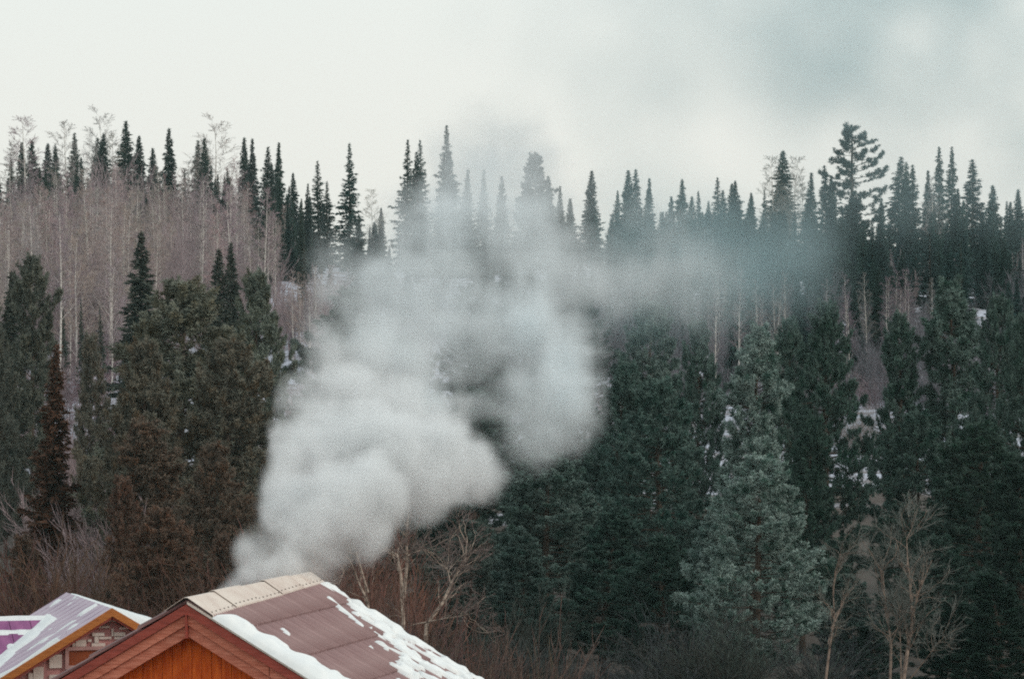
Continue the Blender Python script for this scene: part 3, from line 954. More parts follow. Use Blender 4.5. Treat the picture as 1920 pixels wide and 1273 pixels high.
# ------------------------------------------------------------------ bare trees close behind the roofs
def limb_tree(name, px, D, paths, lab, bark, twc, sp=0.75, kids=(7, 6, 5), tl=1.0, twig_w=0.012, seed=1, rs_=1.0):
    """bare tree whose main stems follow given picture paths; every stem has its own depth"""
    r = np.random.default_rng(seed)
    x0 = (px - HX) / F * D
    b = gz(x0, D)
    t = empty(name, (x0, D, b - 0.1))
    tag(t, lab, 'bare tree', 'bare broadleaf trees behind the roofs')
    so, tw = Soup(), Soup()
    for (pts, r0, dy) in paths:
        P = []
        for k, (qx, qy) in enumerate(pts):
            d_ = D + dy * k / max(1, len(pts) - 1)
            a = at(qx, qy, d_)
            P.append((a[0] - x0, d_ - D, a[2] - b + 0.1))
        P = np.array(P)
        n = len(P)
        so_r = np.linspace(r0, r0 * 0.3, n) * rs_
        so.add(*tube(P, so_r, 7))
        Lp = np.linalg.norm(P[-1] - P[0])
        for k in range(int(5 + Lp * 3.2)):
            tt = r.uniform(0.25, 1.0) * (n - 1)
            i = min(int(tt), n - 2)
            p = lerp(P[i], P[i + 1], tt - i)
            dd = unit(unit(P[i + 1] - P[i]) + unit(r.normal(size=3)) * sp)
            grow(r, so, tw, p, dd, tl * r.uniform(0.5, 1.2), r0 * 0.3, 1, up=0.15, wig=0.22, kids=(0,) + kids[1:], spread=0.8, twig_w=twig_w)
    o = new_obj('trunk', so.mesh('trunk', bark, smooth=True), t)
    c = new_obj('crown', tw.mesh('crown', M_TWIG), t)
    c.color = tuple(twc) + (0,)
    return t


GREYTW = (0.17, 0.13, 0.12)
limb_tree('bare_tree', 757, 90, [
    ([(757, 1300), (757, 1180), (752, 1080), (745, 1040), (728, 1030)], 0.055, 0.5),
    ([(757, 1120), (763, 1060), (762, 1000), (768, 940)], 0.045, -0.4),
    ([(763, 1042), (790, 1030), (815, 1038)], 0.02, 0.6),
    ([(745, 1045), (722, 1030), (708, 1036)], 0.018, -0.7)], 'pale speckled bare tree with twin stems just right of the roof peak', M_PALEBARK, GREYTW, seed=3)
limb_tree('bare_tree', 835, 88, [
    ([(790, 1300), (800, 1170), (830, 1130), (850, 1085), (872, 1050), (876, 1010)], 0.05, 0.8),
    ([(770, 1172), (830, 1160), (862, 1155), (880, 1150)], 0.022, -0.8),
    ([(845, 1095), (838, 1060)], 0.015, 0.5)], 'bent pale bare tree leaning right beside the twin-stemmed tree', M_PALEBARK, GREYTW, seed=4)
limb_tree('bare_tree', 680, 87, [
    ([(700, 1300), (690, 1130), (668, 1080), (652, 1040)], 0.035, 0.6),
    ([(690, 1110), (672, 1050), (660, 1010)], 0.028, -0.5),
    ([(655, 1080), (645, 1070), (635, 1095)], 0.014, -0.4)], 'twisted bare tree next to the smoking end of the roof', M_PALEBARK, (0.17, 0.105, 0.09), seed=5)
limb_tree('bare_tree', 1560, 108, [
    ([(1545, 1300), (1556, 1210), (1565, 1160), (1562, 1110)], 0.06, 0.4),
    ([(1565, 1165), (1580, 1130), (1587, 1108)], 0.03, 0.5),
    ([(1562, 1115), (1566, 1070), (1575, 1040)], 0.03, -0.5)], 'thin leaning bare tree with forked orange stem under the frosted pine', M_REDBARK, (0.17, 0.17, 0.15), tl=0.9, seed=6, rs_=0.7, twig_w=0.010)
limb_tree('bare_tree', 1690, 105, [
    ([(1690, 1300), (1700, 1230), (1710, 1165), (1706, 1090), (1702, 1050)], 0.09, 0.5),
    ([(1709, 1160), (1722, 1110), (1747, 1050)], 0.055, -0.5),
    ([(1668, 1300), (1671, 1210), (1665, 1160), (1658, 1110), (1655, 1060)], 0.06, 0.7),
    ([(1690, 1290), (1688, 1200), (1686, 1130)], 0.03, 0.3),
    ([(1700, 1280), (1740, 1230), (1772, 1190)], 0.03, -0.8),
    ([(1702, 1060), (1700, 1010), (1712, 985)], 0.03, 0.5)], 'bare multi-stemmed tree with orange stems at the bottom right', M_REDBARK, (0.16, 0.165, 0.15), tl=1.25, kids=(7, 8, 6), seed=7, rs_=0.7, twig_w=0.010)


# ------------------------------------------------------------------ shrubs
def shrub(px, py, D, lab, grp, col, wide=1.3):
    x, y, zt = at(px, py, D)
    me = random.choice(SHRUBS)
    H = zt - gz(x, y)
    tree('bare_shrub', me, 2.5, x, y, H, lab, 'shrub', grp, jit(col, 0.2), 0, wide * 2.2 / max(H, 1.2))


for i in range(20):
    px = random.uniform(720, 1040)
    shrub(px, 1195 + (px - 850) * 0.2 + random.uniform(0, 60), random.uniform(80, 92), 'red-brown bare bush just beyond the right edge of the big roof', 'red-brown bushes behind the roof', (0.125, 0.085, 0.07))
for i in range(22):
    px = random.uniform(-10, 470)
    D = random.uniform(92, 126)
    shrub(px, random.uniform(1040, 1130), D, 'rust-red bare bush in the thicket behind the two roofs', 'rust-red thicket behind the roofs', (0.12, 0.068, 0.052), 2.0)  # reddish twig colour includes the glow of the light leak
for i in range(12):
    px = random.uniform(560, 700)
    shrub(px, random.uniform(1040, 1110), random.uniform(92, 110), 'brown bare bush behind the smoking ridge', 'brown bushes behind the ridge', (0.17, 0.09, 0.07), 1.6)
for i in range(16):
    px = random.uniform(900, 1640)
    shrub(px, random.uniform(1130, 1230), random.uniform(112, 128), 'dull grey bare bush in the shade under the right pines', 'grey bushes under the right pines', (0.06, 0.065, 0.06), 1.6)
for i in range(44):
    D = random.uniform(205, 290)
    px = random.choice([random.uniform(70, 240), random.uniform(100, 240), random.uniform(520, 640), random.uniform(1560, 1700), random.uniform(1100, 1900)])
    x = (px - HX) / F * D
    me = random.choice(SHRUBS)
    tree('bare_shrub', me, 2.5, x, D, random.uniform(1.6, 3.2), 'mauve-grey leafless bush on the snowy slope between the pines', 'shrub', 'bushes on the snowy slope', jit((0.28, 0.22, 0.22), 0.2), 0, 1.2)

# ------------------------------------------------------------------ main house
TH = math.atan((2703 - 960) / F)
RIDGE_Z, TP, LEN = 7.956, 0.585, 6.67
CP = 1 / math.sqrt(1 + TP * TP)
main = empty('roofed_house', ((350 - HX) / F * 60, 60, 0), -TH)
tag(main, 'large nearer house with brown-red corrugated roof, snow along both verges and smoke behind its ridge', 'house')
WR, WL = 4.1, 4.1


def slope_pt(s, v, h=0.0, side=1):
    """point on a roof slope: s metres across from the ridge, v along it, h above the sheet"""
    return (side * (s + h * TP * CP), v, RIDGE_Z - TP * s + h * CP)


# walls of planks and the roof deck
part('wall', prism_y([(-3.6, 0), (3.6, 0), (3.6, RIDGE_Z - TP * 3.6 - 0.25), (0, RIDGE_Z - 0.32), (-3.6, RIDGE_Z - TP * 3.6 - 0.25)], 0.42, LEN - 0.4), M_DARKRED, main)
for sd_ in (-1, 1):
    t_ = 0.09
    poly = [(0, RIDGE_Z - 0.03), (sd_ * WR, RIDGE_Z - 0.03 - TP * WR), (sd_ * WR, RIDGE_Z - 0.03 - t_ - TP * WR), (0, RIDGE_Z - 0.03 - t_)]
    part('roof_deck', prism_y(poly, 0.02, LEN), M_DARKRED, main)
# gable planks (recessed wall under the boards)
pw = 0.16
k = 0
xx = -3.55
while xx < 3.5:
    a, b_ = xx, xx + pw - 0.008
    za, zb = RIDGE_Z - 0.42 - TP * abs(a), RIDGE_Z - 0.42 - TP * abs(b_)
    y0 = 0.36 + random.uniform(-0.006, 0.006)
    V = [(a, y0, 0), (b_, y0, 0), (b_, 0.415, 0), (a, 0.415, 0), (a, y0, za), (b_, y0, zb), (b_, 0.415, zb), (a, 0.415, za)]
    part('plank', (V, BOXF), M_ORANGE, main)
    xx += pw


def rake_board(s0, s1, top, height, y0, y1, side):
    z = lambda s: RIDGE_Z - TP * s
    return prism_y([(side * s0, z(s0) - top), (side * s1, z(s1) - top), (side * s1, z(s1) - top - height), (side * s0, z(s0) - top - height)], y0, y1)


for sd_ in (-1, 1):
    part('verge_board', rake_board(0.0, WR, 0.035, 0.15, -0.035, 0.015, sd_), M_DARKRED, main)
    cuts = [0.012, 1.33, 2.75, WR - 0.05] if sd_ > 0 else [0.012, 1.7, WR - 0.05]
    for c0, c1 in zip(cuts[:-1], cuts[1:]):
        part('barge_board', rake_board(c0, c1 - 0.012, 0.19, 0.16, 0.02, 0.05, sd_), M_BARGE, main)
        part('barge_board', rake_board(c0 + 0.0, c1 - 0.012, 0.356, 0.18, 0.035 + 0.03, 0.095, sd_), M_BARGE, main)
    part('soffit_board', rake_board(0.02, WR - 0.1, 0.30, 0.03, 0.10, 0.36, sd_), M_BARGE, main)
part('seam_strip', box(-0.012, 0.012, -0.045, 0.10, RIDGE_Z - 0.56, RIDGE_Z - 0.17), M_DARKRED, main)
part('verge_flashing', rake_board(0.02, WR, -0.02, 0.04, -0.05, 0.06, 1), M_CREAM, main)

# corrugated sheets, five courses on the visible slope; the same meshes serve the far slope
PITCH, AMP = 0.111, 0.036


def sheet_mesh(wid, ln):
    nw = int(round(wid / PITCH))
    nv = nw * 6
    V, Fc = [], []
    for i in range(nv + 1):
        v = wid * i / nv
        h = AMP * math.sin(2 * math.pi * v / PITCH)
        for (s, e) in ((0, 0.008), (ln, 0.045)):
            V.append((s * CP + (h + e) * TP * CP, v, -TP * CP * s + (h + e) * CP))
    for i in range(nv):
        Fc.append((2 * i, 2 * i + 1, 2 * i + 3, 2 * i + 2))
    # folded lower lip gives each course its real edge
    o = len(V)
    for i in range(nv + 1):
        v = wid * i / nv
        h = AMP * math.sin(2 * math.pi * v / PITCH) - 0.022
        s, e = ln, 0.045
        V.append((s * CP + (h + e) * TP * CP, v, -TP * CP * s + (h + e) * CP))
    for i in range(nv):
        Fc.append((2 * i + 1, o + i, o + i + 1, 2 * i + 3))
    return V, Fc


RL = WR / CP
CUTS = [0.0, 0.86, 1.78, 2.66, 3.54, 4.42, RL + 0.03]
NC = 6
sw = LEN / NC
for ci, (a, b_) in enumerate(zip(CUTS[:-1], CUTS[1:])):
    me = py_mesh('roof_sheet', *sheet_mesh(sw, b_ - a + 0.05), M_RED_METAL, smooth=True)
    for j in range(NC):
        for side in (1, -1):
            o = new_obj('roof_sheet', me, main)
            o.location = (side * a * CP, j * sw + (0 if side > 0 else sw), RIDGE_Z - TP * CP * a + random.uniform(0, 0.006))
            if side < 0:
                o.rotation_euler = (0, 0, math.pi)

# ridge cap: five overlapping cream panels with screw heads
CAPW = [0.44, 0.40, 0.37, 0.34, 0.30, 0.27]
riv = []
for i in range(5):
    v0, v1 = -0.05 + i * (LEN + 0.06) / 5, -0.05 + (i + 1) * (LEN + 0.06) / 5 + 0.03
    lift = 0.066 + 0.022 * (i % 2)
    pts = []
    for vv, w in ((v0, CAPW[i]), (v1, CAPW[i + 1])):
        pts.append([(-0.35, vv, RIDGE_Z - TP * 0.35 + lift), (-0.03, vv, RIDGE_Z + lift + 0.005), (0.03, vv, RIDGE_Z + lift + 0.005), (w, vv, RIDGE_Z - TP * w + lift), (w + 0.005, vv, RIDGE_Z - TP * w + lift - 0.03)])
    V = pts[0] + pts[1]
    Fc = [(k_, k_ + 1, k_ + 6, k_ + 5) for k_ in range(4)]
    o = part('ridge_cap', (V, Fc), M_CREAM, main)
    md = o.modifiers.new('thickness', 'SOLIDIFY')
    md.thickness = 0.006
    for k_ in range(6):
        f_ = (k_ + 0.5) / 6
        vv = lerp(v0, v1, f_)
        for s_ in (lerp(CAPW[i], CAPW[i + 1], f_) - 0.05,) + ((0.06,) if k_ % 3 == 0 else ()):
            z_ = RIDGE_Z - TP * s_ + lift + 0.006
            riv.append(box(s_ - 0.011, s_ + 0.011, vv - 0.011, vv + 0.011, z_ - 0.012, z_ + 0.008))
o = part('screws', join_parts(riv), M_RIVET, main)
o['kind'] = 'stuff'
# screw rows where the sheets overlap
rv = []
for a in CUTS[1:5]:
    v = 0.1
    while v < LEN - 0.05:
        p = slope_pt((a - 0.02) * CP, v, 0.05)
        rv.append(box(p[0] - 0.008, p[0] + 0.008, v - 0.008, v + 0.008, p[2] - 0.014, p[2] + 0.006))
        v += PITCH * 2
o = part('sheet_screws', join_parts(rv), M_RIVET, main)
o['kind'] = 'stuff'


def vnoise2(u, v, seed):
    """cheap smooth noise in 0..1"""
    iu, iv = np.floor(u).astype(int), np.floor(v).astype(int)
    fu, fv = u - iu, v - iv
    fu, fv = fu * fu * (3 - 2 * fu), fv * fv * (3 - 2 * fv)

    def h(a, b):
        n = (a * 374761393 + b * 668265263 + seed * 974711) & 0x7fffffff
        n = ((n ^ (n >> 13)) * 1274126177) & 0x7fffffff
        return (n ^ (n >> 16)) % 65536 / 65535.0
    return (h(iu, iv) * (1 - fu) + h(iu + 1, iv) * fu) * (1 - fv) + (h(iu, iv + 1) * (1 - fu) + h(iu + 1, iv + 1) * fu) * fv


def snow_patch(name, s_rng, v_rng, step, fld, base_fn, parent, mat=None):
    """snow lying on a slope: fld(s, v) > 0 is its depth; the rim folds down to the sheet"""
    s = np.arange(s_rng[0], s_rng[1] + step, step)
    v = np.arange(v_rng[0], v_rng[1] + step, step)
    Sg, Vg = np.meshgrid(s, v, indexing='ij')
    Hh = fld(Sg, Vg)
    ok = Hh > 0
    nv = len(v)
    idx = lambda i, j: i * nv + j
    quad = ok[:-1, :-1] | ok[1:, :-1] | ok[:-1, 1:] | ok[1:, 1:]
    Hc = np.where(ok, Hh, -0.01)
    P = base_fn(Sg, Vg, Hc)
    ii, jj = np.nonzero(quad)
    a, b2, c, d = idx(ii, jj), idx(ii + 1, jj), idx(ii + 1, jj + 1), idx(ii, jj + 1)
    T = np.concatenate([np.stack([a, b2, c], -1), np.stack([a, c, d], -1)])
    used, inv = np.unique(T.ravel(), return_inverse=True)
    V = P.reshape(-1, 3)[used]
    return new_obj(name, tri_mesh(name, V, inv.reshape(-1, 3), mat or M_SNOW, smooth=True), parent)


def main_base(s, v, h):
    return np.stack([s + (h + 0.02) * TP * CP, v, RIDGE_Z - TP * s + (h + 0.02) * CP], -1)


def near_snow(s, v):
    # band along the near verge, widening downwards; wavy inner edge
    w = 0.32 + 0.60 * np.clip((s - 0.35) / 2.0, 0, 1.6) + 0.24 * (vnoise2(s * 2.6, s * 0, 3) - 0.5) + 0.18 * (vnoise2(s * 8, v * 0, 4) - 0.5)
    w = w * np.clip((s - 0.42) / 0.22, 0, 1) ** 0.5
    d = np.minimum(w - v, v + 0.05)
    d = np.minimum(d, (s - 0.42) * 0.8)
    n = vnoise2(s * 5, v * 5, 9)
    return np.where(d > 0, 0.17 * np.clip(d / 0.16, 0, 1) ** 0.5 * (0.75 + 0.4 * n), -1)


def far_snow(s, v):
    e = LEN - v
    w = 0.22 + 1.75 * np.clip((s - 0.5) / 1.6, 0, 1.4) ** 1.1
    n = 0.6 * vnoise2(s * 1.6, v * 5.0, 21) + 0.4 * vnoise2(s * 4.5, v * 11, 22)
    d = w * (0.25 + 1.35 * n) - e
    hole = vnoise2(s * 4.0, v * 9, 33) * 0.7 + vnoise2(s * 9, v * 18, 35) * 0.3
    d = np.minimum(d, (0.62 - hole) * 1.4 + np.clip(0.25 - e, 0, 1) * 4)
    d = np.minimum(d, (s - 0.22) * 0.9)
    d = np.minimum(d, e + 0.04)
    return np.where(d > 0, 0.085 * np.clip(d / 0.12, 0, 1) ** 0.5 * (0.5 + 0.9 * vnoise2(s * 7, v * 9, 40)), -1)


def loose_snow(s, v):
    # thin tongues and crumbs left on the sheets
    d = -np.ones_like(s)
    for (s0, s1, v0, v1, wd) in ((0.62, 1.28, 5.72, 5.25, 0.085), (1.0, 1.08, 1.75, 1.7, 0.05), (1.75, 1.80, 4.2, 4.15, 0.04),
                                 (2.5, 2.6, 3.2, 3.1, 0.05)):
        t = np.clip((s - s0) / (s1 - s0), 0, 1)
        vc = v0 + (v1 - v0) * t
        sc_ = s0 + (s1 - s0) * t
        dist = np.sqrt((v - vc) ** 2 + (s - sc_) ** 2)
        d = np.maximum(d, wd * (0.6 + 0.8 * vnoise2(s * 8, v * 8, 50)) - dist)
    return np.where(d > 0, 0.06 * np.clip(d / 0.04, 0, 1) ** 0.5, -1)


sn = snow_patch('snow_bank', (0.3, 4.1), (-0.06, 1.9), 0.03, near_snow, main_base, main)
tag(sn, 'thick smooth bank of snow along the near verge')
sn = snow_patch('snow_bank', (0.15, 4.1), (3.6, LEN + 0.06), 0.03, far_snow, main_base, main)
tag(sn, 'broken patchy snow along the far verge')
sn = snow_patch('snow_crumbs', (0.4, 2.9), (0.9, 6.2), 0.03, loose_snow, main_base, main)
sn['kind'] = 'stuff'
# flue on the hidden slope, the source of the smoke
fl = empty('stove_flue', (0, 0, 0))
fl.location = main.matrix_basis @ Vector((0, 0, 0))
fx, fy = main.location.x + math.cos(TH) * -0.95 + math.sin(TH) * 3.6, main.location.y + math.sin(TH) * 0.95 + math.cos(TH) * 3.6
fl.location = (fx, fy, 6.9)
tag(fl, 'sooty round stove flue on the far slope of the big roof, hidden under the smoke', 'chimney')
pp, tt_ = tube([(0, 0, 0.2), (0, 0, 0.86)], [0.09, 0.09], 14)
new_obj('flue_pipe', tri_mesh('flue_pipe', pp, tt_, M_FLUE, smooth=True), fl)
pp, tt_ = tube([(0, 0, 0.80), (0, 0, 0.83), (0, 0, 0.9)], [0.13, 0.12, 0.02], 14)
new_obj('flue_cap', tri_mesh('flue_cap', pp, tt_, M_FLUE), fl)

# ------------------------------------------------------------------ small house on the left
TH2 = math.atan(2182 / F)
RZ2, TP2, LEN2 = 6.80, 0.60, 4.94
CP2 = 1 / math.sqrt(1 + TP2 * TP2)
small = empty('gabled_house', ((210 - HX) / F * 75, 75, 0), TH2)
tag(small, 'small gabled stone house at the lower left with lilac snow-dusted roof and orange fascia', 'house')
W2 = 3.2
part('wall', prism_y([(-2.8, 0), (2.8, 0), (2.8, RZ2 - TP2 * 2.8 - 0.2), (0, RZ2 - 0.2), (-2.8, RZ2 - TP2 * 2.8 - 0.2)], 0.30, LEN2 - 0.1), M_MORTAR, small)


def z2(s):
    return RZ2 - TP2 * s


for sd_ in (-1, 1):
    part('roof_deck', prism_y([(0, RZ2), (sd_ * W2, z2(W2)), (sd_ * W2, z2(W2) - 0.08), (0, RZ2 - 0.08)], 0.02, LEN2), M_FASCIA, small)
    part('fascia_board', prism_y([(0, RZ2 + 0.03), (sd_ * W2, z2(W2) + 0.03), (sd_ * W2, z2(W2) - 0.13), (0, RZ2 - 0.13)], -0.04, 0.015), M_FASCIA, small)
    part('fascia_board', prism_y([(sd_ * 0.01, RZ2 - 0.134), (sd_ * W2, z2(W2) - 0.134), (sd_ * W2, z2(W2) - 0.19), (sd_ * 0.01, RZ2 - 0.19)], 0.0, 0.04), M_DARKRED, small)
    part('soffit_board', prism_y([(0, RZ2 - 0.15), (sd_ * W2, z2(W2) - 0.15), (sd_ * W2, z2(W2) - 0.175), (0, RZ2 - 0.175)], 0.045, 0.29), M_FASCIA, small)

# standing-seam sheets on the left slope
ns = 11
me = py_mesh('roof_sheet', *join_parts([
    ([(0, 0, 0.02), (0, LEN2 / ns - 0.02, 0.02), (-W2, LEN2 / ns - 0.02, 0.02 - TP2 * W2), (-W2, 0, 0.02 - TP2 * W2)], [(0, 1, 2, 3)]),
    ([(0, LEN2 / ns - 0.02, 0.02), (0, LEN2 / ns - 0.014, 0.032), (-W2, LEN2 / ns - 0.014, 0.032 - TP2 * W2), (-W2, LEN2 / ns - 0.02, 0.02 - TP2 * W2)], [(0, 1, 2, 3)]),
    ([(0, LEN2 / ns - 0.014, 0.032), (0, LEN2 / ns, 0.02), (-W2, LEN2 / ns, 0.02 - TP2 * W2), (-W2, LEN2 / ns - 0.014, 0.032 - TP2 * W2)], [(0, 1, 2, 3)])]), M_LILAC)
for i in range(ns):
    o = new_obj('roof_sheet', me, small)
    o.location = (0, i * LEN2 / ns, RZ2)
me_r = py_mesh('roof_sheet', [(0, 0, 0.02), (W2, 0, 0.02 - TP2 * W2), (W2, LEN2, 0.02 - TP2 * W2), (0, LEN2, 0.02)], [(0, 1, 2, 3)], M_LILAC)
o = new_obj('roof_sheet', me_r, small)
o.location = (0, 0, RZ2)

# cross wing to the left
wing_v, wing_s = 3.14, 0.645
wz = z2(wing_s)
WW2, WLN = 2.6, 4.5
sw_, k_w = 0.42, 0
x_ = -wing_s + 0.4
while x_ > -WLN:
    # each sheet runs down from the wing ridge; its inner corner is cut by the valley
    x0_, x1_ = x_, x_ - sw_ + 0.012

    def low(xv):
        return min(WW2, max(0.0, (-xv - wing_s)))
    l0, l1 = low(x0_), low(x1_)
    if l1 > 0.02:
        V = [(x0_, wing_v, wz + 0.03), (x1_, wing_v, wz + 0.03), (x1_, wing_v - l1, wz + 0.03 - TP2 * l1), (x0_, wing_v - l0, wz + 0.03 - TP2 * l0)]
        V += [(p[0], p[1], p[2] - 0.02) for p in V]
        part('wing_sheet', (V, BOXF), M_PURPLE, small)
    x_ -= sw_
part('wing_roof', prism_y([(0, 0)], 0, 0) if False else ([(-wing_s, wing_v, wz + 0.03), (-WLN, wing_v, wz + 0.03), (-WLN, wing_v + 2.4, wz + 0.03 - TP2 * 2.4), (-wing_s - 2.2, wing_v + 2.4, wz + 0.03 - TP2 * 2.4)], [(0, 1, 2, 3)]), M_PURPLE, small)
part('wing_wall', box(-WLN + 0.3, -2.8, wing_v - 2.3, wing_v + 2.2, 0, wz - TP2 * 2.3 - 0.02), M_MORTAR, small)
part('vent_pipe', join_parts([box(-2.42, -2.36, 1.6, 1.66, z2(2.39) - 0.1, z2(2.39) + 0.62), box(-2.44, -2.34, 1.58, 1.68, z2(2.39) + 0.62, z2(2.39) + 0.65)]), M_DARKRED, small)

# window
wx0, wx1, wz0, wz1 = -0.80, 0.10, 5.72, 6.01
fr_ = part('window_frame', join_parts([box(wx0 - 0.07, wx1 + 0.07, 0.21, 0.297, wz1, wz1 + 0.07), box(wx0 - 0.07, wx1 + 0.07, 0.21, 0.297, wz0 - 0.07, wz0),
                                       box(wx0 - 0.07, wx0, 0.212, 0.297, wz0, wz1), box(wx1, wx1 + 0.07, 0.212, 0.297, wz0, wz1)]), M_STONE2, small)
part('window_panel', box(wx0, wx1, 0.26, 0.296, wz0, wz1), M_WINDOW, fr_)
# pale stone blocks standing proud of the recessed mortar, laid in an irregular bond


def on_wall(px, py, yl=0.27):
    ox, oy = small.location.x, small.location.y
    c_, s_ = math.cos(TH2), math.sin(TH2)
    k_ = (px - HX) / F
    # world x = ox + u*c - yl*s, world y = oy + u*s + yl*c
    u = (k_ * (oy + yl * c_) - ox + yl * s_) / (c_ - k_ * s_)
    yy = oy + u * s_ + yl * c_
    return u, EYE - (py - HY) / F * yy


for q_, (x0_, y0_, x1_, y1_) in enumerate([
        (1105, 610, 1250, 652), (1132, 656, 1182, 731), (1100, 735, 1262, 776), (1366, 605, 1500, 652), (1372, 657, 1600, 690), (1190, 658, 1335, 690),
        (1588, 600, 1660, 640), (905, 695, 1032, 776), (1280, 458, 1400, 482), (1185, 530, 1312, 556), (1430, 545, 1560, 570), (1338, 560, 1362, 652),
        (1358, 740, 1470, 766), (590, 872, 740, 1036), (400, 1020, 522, 1185), (590, 1110, 850, 1185), (866, 735, 900, 776), (1545, 655, 1620, 688),
        (1050, 690, 1095, 720), (340, 1095, 392, 1185), (600, 1200, 760, 1300), (300, 1200, 500, 1330), (800, 1200, 980, 1290)]):
    u0, w0 = on_wall(x0_ / 6.4, 1090 + y1_ / 6.4)
    u1, w1 = on_wall(x1_ / 6.4, 1090 + y0_ / 6.4)
    part('stone', box(u0, u1, 0.235 + 0.01 * (q_ % 3), 0.298, w0, w1), M_STONE, small)


def small_base_l(s, v, h):
    return np.stack([-(s + (h + 0.02) * TP2 * CP2), v, z2(s) + (h + 0.02) * CP2], -1)


def small_base_r(s, v, h):
    return np.stack([s + (h + 0.02) * TP2 * CP2, v, z2(s) + (h + 0.02) * CP2], -1)


def sm_left(s, v):
    d1 = vnoise2(s * 1.2, v * 5.5 + s * 1.2, 70) * 0.6 + vnoise2(s * 3.5, v * 13, 71) * 0.4 - 0.82
    val = 0.42 - np.abs((s - 0.75) + (v - 3.0)) + 0.6 * (vnoise2(s * 3, v * 3, 72) - 0.6)      # deep snow in the valley
    d = np.maximum(d1, np.where(s > 0.6, val, -1))
    edge = 0.10 - np.abs(v - 0.08)
    d = np.maximum(d, np.where(s > 1.0, (vnoise2(s * 2.2, v * 0, 73) - 0.45) * 0.4 + edge, -1))
    return np.where((d > 0) & (v > 0) & (v < LEN2), 0.07 * np.clip(d / 0.15, 0, 1) ** 0.6, -1)


def sm_right(s, v):
    d = np.minimum(s - 0.02, np.minimum(v + 0.02, LEN2 + 0.02 - v))
    return np.where(d > 0, np.clip(d / 0.08, 0, 1) * (0.03 + 0.26 * np.clip(s, 0, 2.1)) * (0.92 + 0.12 * vnoise2(s * 3, v * 3, 80)), -1)


def wing_base(s, v, h):
    # s: distance down from the wing ridge, v: distance out from the valley top
    return np.stack([-wing_s - v, wing_v - s, wz - TP2 * s + 0.04 + h], -1)


def wing_snow(s, v):
    d = 0.025 - np.abs(s - 0.01) + 0.02 * vnoise2(v * 3, s, 81)
    bar = 0.02 - np.abs(s - 0.42) - 1.5 * np.clip(v - 1.15, 0, 1) + 0.03 * vnoise2(v * 6, s * 4, 82)
    vly = 0.02 + 0.30 * (vnoise2(s * 5, v * 5, 83) - 0.4) - np.abs(v - s) * 0.9
    d = np.maximum(np.maximum(d, bar), vly)
    d = np.where(v < s - 0.02, -1, d)
    return np.where(d > 0, 0.06 * np.clip(d / 0.06, 0, 1) ** 0.5, -1)


sn = snow_patch('snow_streaks', (0.03, 3.1), (0.0, LEN2), 0.035, sm_left, small_base_l, small)
sn['kind'] = 'stuff'
sn = snow_patch('snow_bank', (0.02, 2.6), (-0.02, LEN2 + 0.02), 0.06, sm_right, small_base_r, small)
tag(sn, 'deep white snow bank on the right slope')
sn = snow_patch('snow_bank', (0.0, 2.5), (0.0, 3.6), 0.035, wing_snow, wing_base, small)
tag(sn, 'snow along the purple wing ridge and its valley')


# ------------------------------------------------------------------ smoke
def up_axis(a, n, axis):
    m = a.shape[axis]
    t = np.linspace(0, m - 1.001, n)
    i = t.astype(int)
    f = t - i
    f = f * f * (3 - 2 * f)
    sh = [1] * a.ndim
    sh[axis] = n
    f = f.reshape(sh).astype(np.float32)
    return np.take(a, i, axis) * (1 - f) + np.take(a, i + 1, axis) * f


def fbm(shape, ext, size, octs, seed, gain=0.5, billow=False):
    r = np.random.default_rng(seed)
    out = np.zeros(shape, np.float32)
    amp, tot = 1.0, 0
    for o in range(octs):
        c = [max(2, int(round(e / size * 2 ** o)) + 2) for e in ext]
        a = r.uniform(-1, 1, c).astype(np.float32)
        for ax in range(3):
            a = up_axis(a, shape[ax], ax)
        if billow:
            a = np.abs(a) * 2 - 0.7
        out += amp * a
        tot += amp
        amp *= gain
    return out / tot


